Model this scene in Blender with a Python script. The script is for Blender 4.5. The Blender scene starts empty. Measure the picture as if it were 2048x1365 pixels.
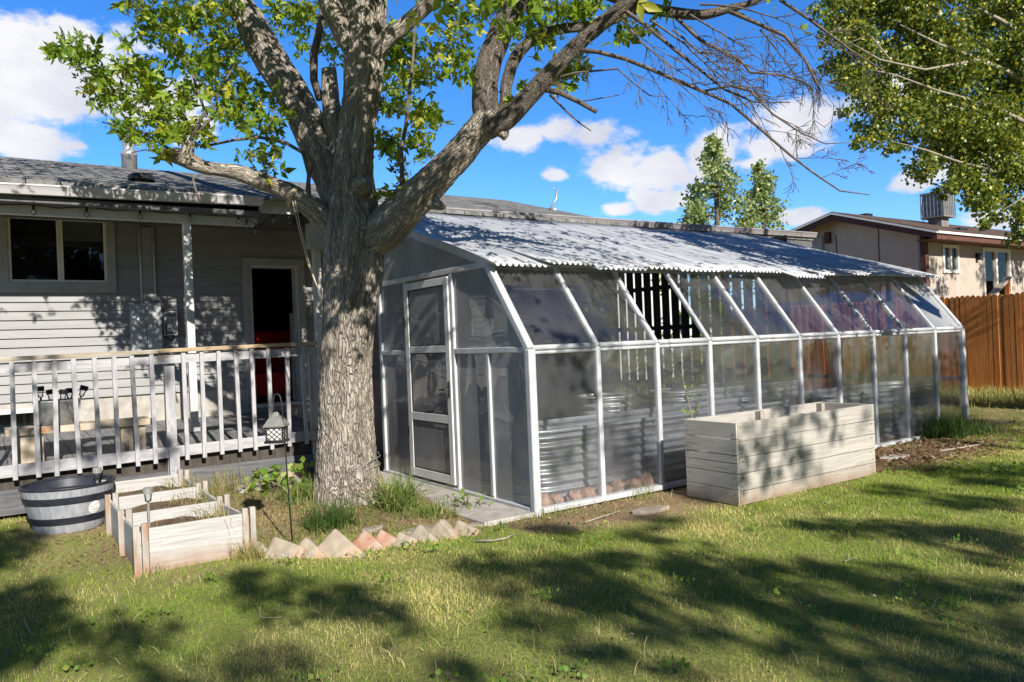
import bpy, math, random
import numpy as np
from mathutils import Vector, Matrix, noise
random.seed(7); rng = np.random.default_rng(7)
rad = math.radians
SC = bpy.context.scene
COL = SC.collection

# ------------------------------------------------------------------ camera
CAM = np.array([-4.2961, -5.9081, 1.65]); YAW, PITCH, ROLL, FPX = 0.6061, 0.0009, 0.0408, 1534.66
_f = np.array([math.sin(YAW)*math.cos(PITCH), math.cos(YAW)*math.cos(PITCH), math.sin(PITCH)])
_r0 = np.array([math.cos(YAW), -math.sin(YAW), 0.0]); _u0 = np.cross(_r0, _f)
_r = _r0*math.cos(ROLL) - _u0*math.sin(ROLL); _u = _u0*math.cos(ROLL) + _r0*math.sin(ROLL)
cd = bpy.data.cameras.new('camera'); cam = bpy.data.objects.new('camera', cd); COL.objects.link(cam)
cd.sensor_width = 36.0; cd.lens = 36.0*FPX/2048; cd.clip_start = 0.05; cd.clip_end = 2000
M4 = Matrix.Identity(4)
for i in range(3):
    M4[i][0] = _r[i]; M4[i][1] = _u[i]; M4[i][2] = -_f[i]; M4[i][3] = CAM[i]
cam.matrix_world = M4
SC.camera = cam
def ray(x, y): return _f + (x-1024)/FPX*_r - (y-682.5)/FPX*_u
def at(x, y, ax, v):
    d = ray(x, y); t = (v-CAM[ax])/d[ax]; return CAM + t*d
def dep(x, y, D): return CAM + D*ray(x, y)

# ------------------------------------------------------------------ light
SUN = np.array([-0.10, -0.852, 0.523]); SUN = SUN/np.linalg.norm(SUN)      # towards the sun
SUN_EL = math.asin(SUN[2]); SUN_ROT = math.atan2(SUN[0], SUN[1])
SC.view_settings.view_transform = 'Standard'; SC.view_settings.look = 'None'
SC.view_settings.exposure = 0.64; SC.view_settings.gamma = 1.0
sl = bpy.data.lights.new('sun', 'SUN'); sl.energy = 5.0; sl.angle = rad(0.5); sl.color = (1.0, 0.95, 0.87)
so = bpy.data.objects.new('sun', sl); COL.objects.link(so)
so.rotation_euler = Vector(SUN).to_track_quat('Z', 'Y').to_euler()
SC.cycles.max_bounces = 8; SC.cycles.transparent_max_bounces = 24
SC.cycles.sample_clamp_indirect = 6.0

W = bpy.data.worlds.new("World"); SC.world = W; W.use_nodes = True
def build_world():
    nt = W.node_tree; N = nt.nodes; L = nt.links; N.clear()
    def math_(op, a=None, b=None, clamp=False):
        n = N.new('ShaderNodeMath'); n.operation = op; n.use_clamp = clamp
        for i, v in enumerate((a, b)):
            if v is None: continue
            if isinstance(v, (int, float)): n.inputs[i].default_value = v
            else: L.new(v, n.inputs[i])
        return n.outputs[0]
    sky = N.new('ShaderNodeTexSky'); sky.sky_type = 'NISHITA'; sky.sun_disc = False
    sky.sun_elevation = SUN_EL; sky.sun_rotation = SUN_ROT
    sky.air_density = 1.0; sky.dust_density = 0.2; sky.ozone_density = 2.5; sky.altitude = 1500
    hs = N.new('ShaderNodeHueSaturation'); hs.inputs['Saturation'].default_value = 1.3; hs.inputs['Value'].default_value = SKYV
    L.new(sky.outputs[0], hs.inputs['Color'])
    tc = N.new('ShaderNodeTexCoord'); sep = N.new('ShaderNodeSeparateXYZ'); L.new(tc.outputs['Generated'], sep.inputs[0])
    az = math_('ARCTAN2', sep.outputs[0], sep.outputs[1]); el = math_('ARCSINE', sep.outputs[2])
    # zenith and sunny half of the sky darkened, added to cut ambient fill light
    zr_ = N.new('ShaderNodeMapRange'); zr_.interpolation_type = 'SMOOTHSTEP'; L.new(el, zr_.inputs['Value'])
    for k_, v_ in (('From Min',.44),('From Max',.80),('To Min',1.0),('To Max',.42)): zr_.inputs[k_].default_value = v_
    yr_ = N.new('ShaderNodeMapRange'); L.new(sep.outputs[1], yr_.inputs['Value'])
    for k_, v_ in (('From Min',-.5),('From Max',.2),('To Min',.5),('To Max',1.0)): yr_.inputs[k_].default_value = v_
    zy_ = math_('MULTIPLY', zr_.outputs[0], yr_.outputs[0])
    def cloud(blobs):
        best = None
        for (px, py, rx, ry) in blobs:
            d = ray(px, py); d = d/np.linalg.norm(d)
            a0 = math.atan2(d[0], d[1]); e0 = math.asin(d[2])
            d2 = ray(px+rx, py); d2 = d2/np.linalg.norm(d2); ra = abs(math.atan2(d2[0], d2[1])-a0)
            re = ry/FPX*(np.linalg.norm(ray(px, py))**-1)*0.98
            x = math_('DIVIDE', math_('SUBTRACT', az, a0), ra)
            y = math_('DIVIDE', math_('SUBTRACT', el, e0), re)
            q = math_('ADD', math_('MULTIPLY', x, x), math_('MULTIPLY', y, y))
            v = math_('SUBTRACT', 1.0, math_('SQRT', q))
            best = v if best is None else math_('MAXIMUM', best, v)
        return best
    blobs = [(40,105,180,105),(170,130,170,100),(90,205,210,105),(60,270,150,60),(280,215,150,75),(30,265,120,50),(370,260,80,40),(150,60,80,40),
             (1035,278,60,30),(1120,260,45,30),(1195,268,85,36),(1225,330,95,52),(1320,338,90,50),(1420,312,100,52),(1560,295,170,42),(1640,225,150,52),
             (1500,330,90,30),(1325,405,75,24),(1235,418,45,18),(1832,365,50,22),(1610,432,65,18),(1110,352,36,14),(1290,392,40,14),
             (1800,190,120,60),(1960,330,120,60),(1990,440,100,30),(150,290,40,14),(880,340,22,8),
             (-300,150,260,90),(-520,300,200,70),(2500,330,300,70),(2350,120,240,60),(300,-500,340,90),(1500,-520,300,70)]
    def noi(scale, detail, rough):
        mp = N.new('ShaderNodeMapping'); mp.inputs['Scale'].default_value = (1, 1, 1.7)
        L.new(tc.outputs['Generated'], mp.inputs['Vector'])
        n = N.new('ShaderNodeTexNoise'); n.inputs['Scale'].default_value = scale; n.inputs['Detail'].default_value = detail
        n.inputs['Roughness'].default_value = rough; L.new(mp.outputs[0], n.inputs['Vector']); return n.outputs[0]
    base = cloud(blobs)
    n1 = noi(11, 9, 0.6); n2 = noi(34, 6, 0.6)
    dens = math_('ADD', base, math_('MULTIPLY', math_('SUBTRACT', n1, 0.5), 2.8))
    dens = math_('ADD', dens, math_('MULTIPLY', math_('SUBTRACT', n2, 0.5), 1.1))
    mr = N.new('ShaderNodeMapRange'); mr.interpolation_type = 'SMOOTHSTEP'
    mr.inputs['From Min'].default_value = 0.02; mr.inputs['From Max'].default_value = 0.6
    L.new(dens, mr.inputs['Value'])
    fac = math_('MULTIPLY', mr.outputs[0], 0.96)
    # cloud brightness: thick parts and undersides greyer
    n3 = noi(7, 5, 0.55)
    mr2 = N.new('ShaderNodeMapRange'); mr2.inputs['From Min'].default_value = 0.36; mr2.inputs['From Max'].default_value = 0.62
    L.new(n3, mr2.inputs['Value'])
    cm = N.new('ShaderNodeMix'); cm.data_type = 'RGBA'
    cm.inputs['A'].default_value = (CLB*0.70, CLB*0.72, CLB*0.80, 1); cm.inputs['B'].default_value = (CLB*1.0, CLB*0.99, CLB*1.0, 1)
    L.new(mr2.outputs[0], cm.inputs['Factor'])
    tn = N.new('ShaderNodeMix'); tn.data_type = 'RGBA'; tn.blend_type = 'MULTIPLY'; tn.inputs['Factor'].default_value = 1; tn.inputs['B'].default_value = (1.04,1.2,1.5,1); L.new(hs.outputs[0], tn.inputs['A'])
    mx = N.new('ShaderNodeMix'); mx.data_type = 'RGBA'
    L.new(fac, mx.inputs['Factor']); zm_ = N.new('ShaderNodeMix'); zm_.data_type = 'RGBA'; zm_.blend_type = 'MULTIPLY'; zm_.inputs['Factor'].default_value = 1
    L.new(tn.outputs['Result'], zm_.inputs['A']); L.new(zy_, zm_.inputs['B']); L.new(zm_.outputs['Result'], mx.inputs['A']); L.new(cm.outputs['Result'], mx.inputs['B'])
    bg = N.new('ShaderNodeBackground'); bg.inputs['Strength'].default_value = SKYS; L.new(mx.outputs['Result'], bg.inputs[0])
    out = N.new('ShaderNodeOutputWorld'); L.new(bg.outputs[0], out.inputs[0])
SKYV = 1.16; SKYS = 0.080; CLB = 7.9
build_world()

# ------------------------------------------------------------------ helpers
class MB:
    def __init__(s): s.v = []; s.f = []; s.uv = None
    def add(s, verts, faces):
        o = len(s.v); s.v += [tuple(map(float, q)) for q in verts]; s.f += [tuple(i+o for i in f) for f in faces]; return s
    def box(s, x0, x1, y0, y1, z0, z1):
        return s.add([(x0,y0,z0),(x1,y0,z0),(x1,y1,z0),(x0,y1,z0),(x0,y0,z1),(x1,y0,z1),(x1,y1,z1),(x0,y1,z1)],
              [(0,3,2,1),(4,5,6,7),(0,1,5,4),(1,2,6,5),(2,3,7,6),(3,0,4,7)])
    def obox(s, c, ax, ay, az):
        c = np.array(c, float); ax = np.array(ax, float); ay = np.array(ay, float); az = np.array(az, float)
        vs = [c+sx*ax+sy*ay+sz*az for sz in (-1,1) for (sx,sy) in ((-1,-1),(1,-1),(1,1),(-1,1))]
        return s.add(vs, [(0,3,2,1),(4,5,6,7),(0,1,5,4),(1,2,6,5),(2,3,7,6),(3,0,4,7)])
    def bar(s, p0, p1, w, h, up=(0,0,1)):
        p0 = np.array(p0, float); p1 = np.array(p1, float); d = p1-p0; Ln = np.linalg.norm(d); d /= Ln
        sd = np.cross(d, np.array(up, float)); sd /= np.linalg.norm(sd); u2 = np.cross(sd, d)
        return s.obox((p0+p1)/2, d*Ln/2, sd*w/2, u2*h/2)
    def tube(s, pts, radii, n=8, cap=True):
        pts = [np.array(q, float) for q in pts]
        if isinstance(radii, (int, float)): radii = [radii]*len(pts)
        t0 = pts[1]-pts[0]; t0 /= np.linalg.norm(t0)
        a = np.cross(t0, [0,0,1.0])
        if np.linalg.norm(a) < 1e-3: a = np.cross(t0, [0,1.0,0])
        a /= np.linalg.norm(a); o = len(s.v); k = len(pts)
        for i in range(k):
            t = pts[min(i+1,k-1)]-pts[max(i-1,0)]; t /= (np.linalg.norm(t)+1e-9)
            a = a-t*(a@t); a /= np.linalg.norm(a); b = np.cross(t, a)
            for j in range(n):
                q = 2*math.pi*j/n; s.v.append(tuple(pts[i]+radii[i]*(a*math.cos(q)+b*math.sin(q))))
        for i in range(k-1):
            for j in range(n):
                s.f.append((o+i*n+j, o+i*n+(j+1)%n, o+(i+1)*n+(j+1)%n, o+(i+1)*n+j))
        if cap:
            s.f.append(tuple(o+j for j in range(n))[::-1]); s.f.append(tuple(o+(k-1)*n+j for j in range(n)))
        return s
    def lathe(s, c, prof, n=24, axis=(0,0,1)):
        ax = np.array(axis, float); ax /= np.linalg.norm(ax)
        a = np.cross(ax, [0,1.0,0]) if abs(ax[1]) < .9 else np.cross(ax, [1.0,0,0]); a /= np.linalg.norm(a); b = np.cross(ax, a)
        c = np.array(c, float); o = len(s.v); k = len(prof)
        for (r, z) in prof:
            for j in range(n):
                q = 2*math.pi*j/n; s.v.append(tuple(c+ax*z+r*(a*math.cos(q)+b*math.sin(q))))
        for i in range(k-1):
            for j in range(n): s.f.append((o+i*n+j, o+i*n+(j+1)%n, o+(i+1)*n+(j+1)%n, o+(i+1)*n+j))
        s.f.append(tuple(o+j for j in range(n))[::-1]); s.f.append(tuple(o+(k-1)*n+j for j in range(n)))
        return s
    def prism(s, poly, axis, a, b):
        n = len(poly)
        def P(q, t):
            return {0:(t,q[0],q[1]), 1:(q[0],t,q[1]), 2:(q[0],q[1],t)}[axis]
        return s.add([P(q,a) for q in poly]+[P(q,b) for q in poly],
            [tuple(range(n)), tuple(range(2*n-1,n-1,-1))]+[(i,i+n,(i+1)%n+n,(i+1)%n) for i in range(n)])
    def quad(s, a, b, c, d): return s.add([a,b,c,d], [(0,1,2,3)])
    def build(s, name, m, parent=None, smooth=False, bevel=0, kind=None, fixn=False):
        me = bpy.data.meshes.new(name); off = root_loc(parent)
        vv = [(x-off[0], y-off[1], z-off[2]) for x, y, z in s.v]
        me.from_pydata(vv, [], s.f); me.materials.append(m)
        return finish(name, me, parent, smooth, bevel, kind)
def root_loc(o):
    v = Vector((0,0,0))
    while o is not None: v = v+o.location; o = o.parent
    return v
def finish(name, me, parent=None, smooth=False, bevel=0, kind=None):
    if smooth: me.polygons.foreach_set('use_smooth', [True]*len(me.polygons))
    o = bpy.data.objects.new(name, me); COL.objects.link(o)
    if parent: o.parent = parent
    if bevel:
        b = o.modifiers.new('bevel', 'BEVEL'); b.width = bevel; b.segments = 2; b.limit_method = 'ANGLE'
    if kind: o['kind'] = kind
    return o
def fixnormals(o):
    import bmesh
    bm = bmesh.new(); bm.from_mesh(o.data); bmesh.ops.recalc_face_normals(bm, faces=bm.faces); bm.to_mesh(o.data); bm.free(); return o
def tag(o, label, cat, group=None):
    o['label'] = label; o['category'] = cat
    if group: o['group'] = group
    return o
def thing(name, label, cat, loc=(0,0,0), group=None):
    o = bpy.data.objects.new(name, None); COL.objects.link(o); o.location = loc; o.empty_display_size = .2
    return tag(o, label, cat, group)
def npmesh(name, V, F, m, parent=None, col=None, smooth=False, kind=None, vec=None):
    """V (n,3), F (k,m) equal-size faces; col (n,3) point colour; vec (n,3) point vector"""
    V = np.asarray(V, np.float32) - np.array(root_loc(parent), np.float32); F = np.asarray(F, np.int32)
    me = bpy.data.meshes.new(name); n, k, q = len(V), len(F), F.shape[1]
    me.vertices.add(n); me.vertices.foreach_set('co', V.ravel())
    me.loops.add(k*q); me.loops.foreach_set('vertex_index', F.ravel())
    me.polygons.add(k); me.polygons.foreach_set('loop_start', np.arange(0, k*q, q, dtype=np.int32))
    if col is not None:
        a = me.attributes.new('tint', 'FLOAT_COLOR', 'POINT'); a.data.foreach_set('color', np.c_[col, np.ones(n)].astype(np.float32).ravel())
    if vec is not None:
        a = me.attributes.new('barkco', 'FLOAT_VECTOR', 'POINT'); a.data.foreach_set('vector', np.asarray(vec, np.float32).ravel())
    me.update(calc_edges=True); me.materials.append(m)
    return finish(name, me, parent, smooth, 0, kind)

# ------------------------------------------------------------------ materials
def newmat(name):
    m = bpy.data.materials.new(name); m.use_nodes = True; nt = m.node_tree; nt.nodes.clear()
    out = nt.nodes.new('ShaderNodeOutputMaterial'); return m, nt, nt.nodes, nt.links, out
def setin(n, k, v):
    if k in n.inputs: n.inputs[k].default_value = v
def c4(c): return (c[0], c[1], c[2], 1)
def mat(name, c1, c2=None, scale=6, stretch=(1,1,1), rough=.75, bump=0.0, bscale=None, bstretch=None, spec=.3, metal=0.0,
        detail=8, lo=.38, hi=.62, c3=None, s3=2.0, lo3=.55, hi3=.7, dist=.01, coat=0.0, stain=None):
    m, nt, N, L, out = newmat(name)
    p = N.new('ShaderNodeBsdfPrincipled'); L.new(p.outputs[0], out.inputs[0])
    setin(p, 'Roughness', rough); setin(p, 'Specular IOR Level', spec); setin(p, 'Metallic', metal); setin(p, 'Coat Weight', coat)
    tc = N.new('ShaderNodeTexCoord')
    def noi(sc, st, d=detail):
        mp = N.new('ShaderNodeMapping'); mp.inputs['Scale'].default_value = st; L.new(tc.outputs['Object'], mp.inputs[0])
        n = N.new('ShaderNodeTexNoise'); n.inputs['Scale'].default_value = sc; n.inputs['Detail'].default_value = d
        n.inputs['Roughness'].default_value = .62; L.new(mp.outputs[0], n.inputs['Vector']); return n.outputs[0]
    def ramp(src, a, b):
        r = N.new('ShaderNodeMapRange'); r.inputs['From Min'].default_value = a; r.inputs['From Max'].default_value = b; L.new(src, r.inputs['Value']); return r.outputs[0]
    def mix(fac, A, B):
        x = N.new('ShaderNodeMix'); x.data_type = 'RGBA'; L.new(fac, x.inputs['Factor'])
        for k, v in (('A', A), ('B', B)):
            if isinstance(v, tuple): x.inputs[k].default_value = c4(v)
            else: L.new(v, x.inputs[k])
        return x.outputs['Result']
    if c2 is None: p.inputs['Base Color'].default_value = c4(c1)
    else:
        col = mix(ramp(noi(scale, stretch), lo, hi), tuple(c1), tuple(c2))
        if c3 is not None: col = mix(ramp(noi(s3, stretch, 5), lo3, hi3), col, tuple(c3))
        if stain:
            sx = N.new('ShaderNodeSeparateXYZ'); L.new(tc.outputs['Object'], sx.inputs[0])
            ns = N.new('ShaderNodeMath'); ns.operation = 'MULTIPLY_ADD'; ns.inputs[1].default_value = -.22; L.new(noi(7,(1,1,.6),6), ns.inputs[0]); L.new(sx.outputs[2], ns.inputs[2])
            rr = N.new('ShaderNodeMapRange'); rr.inputs['From Min'].default_value = -.10; rr.inputs['From Max'].default_value = .06; rr.inputs['To Min'].default_value = .8; rr.inputs['To Max'].default_value = 0; L.new(ns.outputs[0], rr.inputs['Value'])
            col = mix(rr.outputs[0], col, tuple(stain))
        L.new(col, p.inputs['Base Color'])
    if bump:
        b = N.new('ShaderNodeBump'); b.inputs['Strength'].default_value = bump; b.inputs['Distance'].default_value = dist
        L.new(noi(bscale or scale*3, bstretch or stretch), b.inputs['Height']); L.new(b.outputs[0], p.inputs['Normal'])
    return m
def leafmat(name, trans=.4, rough=.45, spec=.35):
    m, nt, N, L, out = newmat(name)
    a = N.new('ShaderNodeAttribute'); a.attribute_name = 'tint'
    p = N.new('ShaderNodeBsdfPrincipled'); setin(p, 'Roughness', rough); setin(p, 'Specular IOR Level', spec); L.new(a.outputs['Color'], p.inputs['Base Color'])
    t = N.new('ShaderNodeBsdfTranslucent')
    mm = N.new('ShaderNodeMix'); mm.data_type = 'RGBA'; mm.blend_type = 'MULTIPLY'; mm.inputs['Factor'].default_value = 1; mm.inputs['B'].default_value = (1.5,1.35,.7,1)
    L.new(a.outputs['Color'], mm.inputs['A']); L.new(mm.outputs['Result'], t.inputs['Color'])
    x = N.new('ShaderNodeMixShader'); x.inputs[0].default_value = trans; L.new(p.outputs[0], x.inputs[1]); L.new(t.outputs[0], x.inputs[2]); L.new(x.outputs[0], out.inputs[0])
    return m
def barkmat(name, c1, c2, k=1.0):
    m, nt, N, L, out = newmat(name)
    p = N.new('ShaderNodeBsdfPrincipled'); setin(p, 'Roughness', .9); setin(p, 'Specular IOR Level', .15); L.new(p.outputs[0], out.inputs[0])
    a = N.new('ShaderNodeAttribute'); a.attribute_name = 'barkco'
    mp = N.new('ShaderNodeMapping'); mp.inputs['Scale'].default_value = (1, 1, .21); L.new(a.outputs['Vector'], mp.inputs[0])
    n0 = N.new('ShaderNodeTexNoise'); n0.inputs['Scale'].default_value = 9*k; n0.inputs['Detail'].default_value = 5; L.new(mp.outputs[0], n0.inputs['Vector'])
    ad = N.new('ShaderNodeMix'); ad.data_type = 'RGBA'; ad.inputs['Factor'].default_value = .15; L.new(mp.outputs[0], ad.inputs['A']); L.new(n0.outputs['Color'], ad.inputs['B'])
    v = N.new('ShaderNodeTexVoronoi'); v.feature = 'DISTANCE_TO_EDGE'; v.inputs['Scale'].default_value = 38*k; L.new(ad.outputs['Result'], v.inputs['Vector'])
    r = N.new('ShaderNodeMapRange'); r.inputs['From Max'].default_value = .22; L.new(v.outputs['Distance'], r.inputs['Value'])
    n1 = N.new('ShaderNodeTexNoise'); n1.inputs['Scale'].default_value = 45*k; n1.inputs['Detail'].default_value = 8; n1.inputs['Roughness'].default_value = .7; L.new(mp.outputs[0], n1.inputs['Vector'])
    mx = N.new('ShaderNodeMath'); mx.operation = 'MULTIPLY_ADD'; mx.inputs[1].default_value = .6; L.new(n1.outputs[0], mx.inputs[0]); L.new(r.outputs[0], mx.inputs[2])
    b = N.new('ShaderNodeBump'); b.inputs['Strength'].default_value = 1.0; b.inputs['Distance'].default_value = .032; L.new(mx.outputs[0], b.inputs['Height']); L.new(b.outputs[0], p.inputs['Normal'])
    n2 = N.new('ShaderNodeTexNoise'); n2.inputs['Scale'].default_value = 16*k; n2.inputs['Detail'].default_value = 8; n2.inputs['Roughness'].default_value = .7; L.new(mp.outputs[0], n2.inputs['Vector'])
    r2 = N.new('ShaderNodeMapRange'); r2.inputs['From Min'].default_value = .35; r2.inputs['From Max'].default_value = .66; L.new(n2.outputs[0], r2.inputs['Value'])
    cm = N.new('ShaderNodeMix'); cm.data_type = 'RGBA'; cm.inputs['A'].default_value = c4(c1); cm.inputs['B'].default_value = c4(c2); L.new(r2.outputs[0], cm.inputs['Factor'])
    L.new(cm.outputs['Result'], p.inputs['Base Color'])
    return m
def glassmat(name, haze=.15, hcol=(.55,.57,.6), tint=(.93,.95,.97), wav=.25, rough=.02, dirt=4.0, refl=1.0, hz_lo=.3, hz_hi=.75, wscale=2.2, smear=None):
    """clear sheet: see-through, mirror-like by Fresnel, with a film of dirt (diffuse + translucent)"""
    m, nt, N, L, out = newmat(name)
    tc = N.new('ShaderNodeTexCoord')
    def noi(sc, d=5, st=(1,1,1)):
        mp = N.new('ShaderNodeMapping'); mp.inputs['Scale'].default_value = st; L.new(tc.outputs['Object'], mp.inputs[0])
        n = N.new('ShaderNodeTexNoise'); n.inputs['Scale'].default_value = sc; n.inputs['Detail'].default_value = d; L.new(mp.outputs[0], n.inputs['Vector']); return n
    b = N.new('ShaderNodeBump'); b.inputs['Strength'].default_value = wav; b.inputs['Distance'].default_value = .05; L.new(noi(wscale, 1.5).outputs[0], b.inputs['Height'])
    tr = N.new('ShaderNodeBsdfTransparent'); tr.inputs[0].default_value = c4(tint)
    gl = N.new('ShaderNodeBsdfGlossy'); gl.inputs['Roughness'].default_value = rough; L.new(b.outputs[0], gl.inputs['Normal'])
    df = N.new('ShaderNodeBsdfDiffuse'); df.inputs[0].default_value = c4(hcol)
    tl = N.new('ShaderNodeBsdfTranslucent'); tl.inputs[0].default_value = c4(hcol)
    dm = N.new('ShaderNodeMixShader'); dm.inputs[0].default_value = .5; L.new(df.outputs[0], dm.inputs[1]); L.new(tl.outputs[0], dm.inputs[2])
    r = N.new('ShaderNodeMapRange'); r.inputs['From Min'].default_value = hz_lo; r.inputs['From Max'].default_value = hz_hi; r.inputs['To Min'].default_value = haze*.55; r.inputs['To Max'].default_value = min(1, haze*1.5)
    L.new(noi(dirt, 8, smear or (1,1,.5)).outputs[0], r.inputs['Value'])
    m1 = N.new('ShaderNodeMixShader'); L.new(r.outputs[0], m1.inputs[0]); L.new(tr.outputs[0], m1.inputs[1]); L.new(dm.outputs[0], m1.inputs[2])
    fr = N.new('ShaderNodeFresnel'); fr.inputs['IOR'].default_value = 1.5
    fm = N.new('ShaderNodeMath'); fm.operation = 'MULTIPLY'; fm.inputs[1].default_value = refl; fm.use_clamp = True; L.new(fr.outputs[0], fm.inputs[0])
    m2 = N.new('ShaderNodeMixShader'); L.new(fm.outputs[0], m2.inputs[0]); L.new(m1.outputs[0], m2.inputs[1]); L.new(gl.outputs[0], m2.inputs[2])
    L.new(m2.outputs[0], out.inputs[0]); return m

MT = {}
MT['siding'] = mat('siding_paint', (.26,.255,.25), (.31,.305,.30), scale=3, stretch=(.4,1,3), rough=.6, bump=.15, bscale=40)
MT['trim'] = mat('trim_paint', (.33,.32,.30), (.40,.39,.37), scale=4, rough=.5)
MT['white'] = mat('white_paint', (.50,.49,.47), (.60,.59,.57), scale=5, rough=.45, c3=(.42,.39,.35), s3=3)
MT['concrete'] = mat('concrete', (.32,.295,.26), (.43,.405,.36), scale=7, rough=.9, bump=.3, bscale=50)
MT['gutter'] = mat('gutter_metal', (.25,.228,.23), (.31,.285,.285), scale=3, stretch=(.4,2,2), rough=.35, spec=.5)
MT['gutter_l'] = mat('gutter_paint', (.44,.42,.43), (.52,.50,.51), scale=3, stretch=(.4,2,2), rough=.4, spec=.4)
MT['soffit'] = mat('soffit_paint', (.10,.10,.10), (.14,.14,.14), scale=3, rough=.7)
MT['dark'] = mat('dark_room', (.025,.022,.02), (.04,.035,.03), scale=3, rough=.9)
MT['red'] = mat('red_cloth', (.55,.02,.02), (.65,.03,.03), scale=14, rough=.9)
MT['black'] = mat('black_plastic', (.014,.014,.015), (.03,.03,.03), scale=9, rough=.4)
MT['deckgrey'] = mat('deck_paint', (.13,.13,.135), (.22,.22,.22), scale=5, stretch=(6,.5,6), rough=.7, bump=.2, bscale=30)
MT['railpaint'] = mat('rail_paint', (.31,.305,.32), (.46,.45,.46), scale=5, stretch=(3,3,.7), rough=.7, bump=.3, bscale=26, c3=(.28,.25,.23), s3=5, lo3=.58, hi3=.72)
MT['railpaint_x'] = mat('rail_board_paint', (.31,.305,.32), (.46,.45,.46), scale=5, stretch=(.7,3,3), rough=.7, bump=.3, bscale=26, c3=(.28,.25,.23), s3=5, lo3=.58, hi3=.72)
MT['capwood'] = mat('weathered_cap_wood', (.28,.235,.175), (.44,.40,.33), scale=6, stretch=(.5,5,5), rough=.8, bump=.4, bscale=22, c3=(.30,.20,.11), s3=1.4)
MT['benchwood'] = mat('bench_wood', (.40,.32,.22), (.54,.48,.40), scale=5, stretch=(1,3,1), rough=.75, bump=.3, bscale=20, c3=(.36,.17,.08), s3=3, lo3=.6, hi3=.72)
MT['galv'] = mat('galvanised_steel', (.36,.37,.38), (.50,.51,.52), scale=30, rough=.45, metal=.55, spec=.5)
MT['galv_dark'] = mat('weathered_tank_steel', (.30,.31,.33), (.46,.47,.49), scale=4, stretch=(1,1,3), rough=.42, metal=.6, spec=.5)
MT['alu'] = mat('white_aluminium', (.42,.43,.445), (.53,.54,.555), scale=5, stretch=(1,1,.6), rough=.35, spec=.5, c3=(.36,.34,.30), s3=3.5, lo3=.60, hi3=.74)
MT['door_alu'] = mat('door_aluminium', (.58,.58,.555), (.66,.66,.64), scale=5, rough=.38, spec=.5, c3=(.58,.54,.47), s3=3.5, lo3=.60, hi3=.75)
MT['plankwood'] = mat('whitewashed_planks', (.36,.335,.295), (.46,.435,.39), scale=9, stretch=(.35,.8,9), rough=.8, bump=.3, bscale=14, c3=(.24,.18,.115), s3=6, lo3=.58, hi3=.74, stain=(.25,.17,.11))
MT['bedwood'] = mat('bed_boards', (.36,.35,.335), (.49,.475,.455), scale=8, stretch=(.35,.35,8), rough=.8, bump=.3, bscale=16, c3=(.33,.24,.18), s3=3.4, lo3=.60, hi3=.72, stain=(.30,.17,.10))
MT['bedpost'] = mat('bed_posts', (.30,.26,.22), (.43,.40,.36), scale=7, stretch=(4,4,.6), rough=.8, bump=.35, bscale=18, c3=(.34,.17,.075), s3=4, lo3=.52, hi3=.66, stain=(.30,.15,.07))
MT['cedar'] = mat('cedar_fence', (.54,.19,.045), (.66,.27,.085), scale=5, stretch=(5,5,.5), rough=.7, bump=.25, bscale=14, c3=(.42,.135,.03), s3=1.6, lo3=.52, hi3=.72)
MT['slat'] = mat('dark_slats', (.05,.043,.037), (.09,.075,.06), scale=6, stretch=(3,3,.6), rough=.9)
MT['soil'] = mat('soil', (.085,.055,.035), (.17,.115,.07), scale=16, rough=1, bump=.9, bscale=40, dist=.02)
MT['rope'] = mat('rope', (.45,.36,.24), (.6,.5,.34), scale=60, rough=.9)
MT['wire'] = mat('wire', (.16,.17,.18), (.32,.33,.34), scale=40, rough=.5, metal=.5)
MT['bulbglass'] = glassmat('bulb_glass', haze=.10, hcol=(.8,.75,.65), wav=0)
MT['nbwall'] = mat('tan_stucco', (.40,.335,.275), (.46,.39,.325), scale=4, rough=.9, bump=.25, bscale=60)
MT['nbtrim'] = mat('rust_trim', (.10,.045,.032), (.14,.06,.042), scale=8, rough=.8)
MT['nbfascia'] = mat('white_drip_edge', (.70,.68,.64), (.78,.76,.72), scale=4, rough=.5)
MT['cooler'] = mat('cooler_metal', (.17,.155,.135), (.24,.22,.195), scale=6, rough=.7, c3=(.24,.17,.12), s3=4)
MT['rock'] = mat('red_rock', (.30,.17,.12), (.46,.32,.25), scale=9, rough=.95, bump=.6, bscale=24)
MT['leaf'] = leafmat('maple_leaf', .42)
MT['leaf2'] = leafmat('poplar_leaf', .35, .35, .5)
MT['grass'] = leafmat('grass_blade', .35, .6, .25)
MT['bark'] = barkmat('box_elder_bark', (.24,.20,.16), (.56,.495,.41))
MT['bark2'] = barkmat('pale_branch_bark', (.17,.14,.115), (.33,.28,.235), 1.6)
MT['twig'] = mat('twig_bark', (.09,.07,.058), (.17,.14,.115), scale=20, rough=.9)

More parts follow.
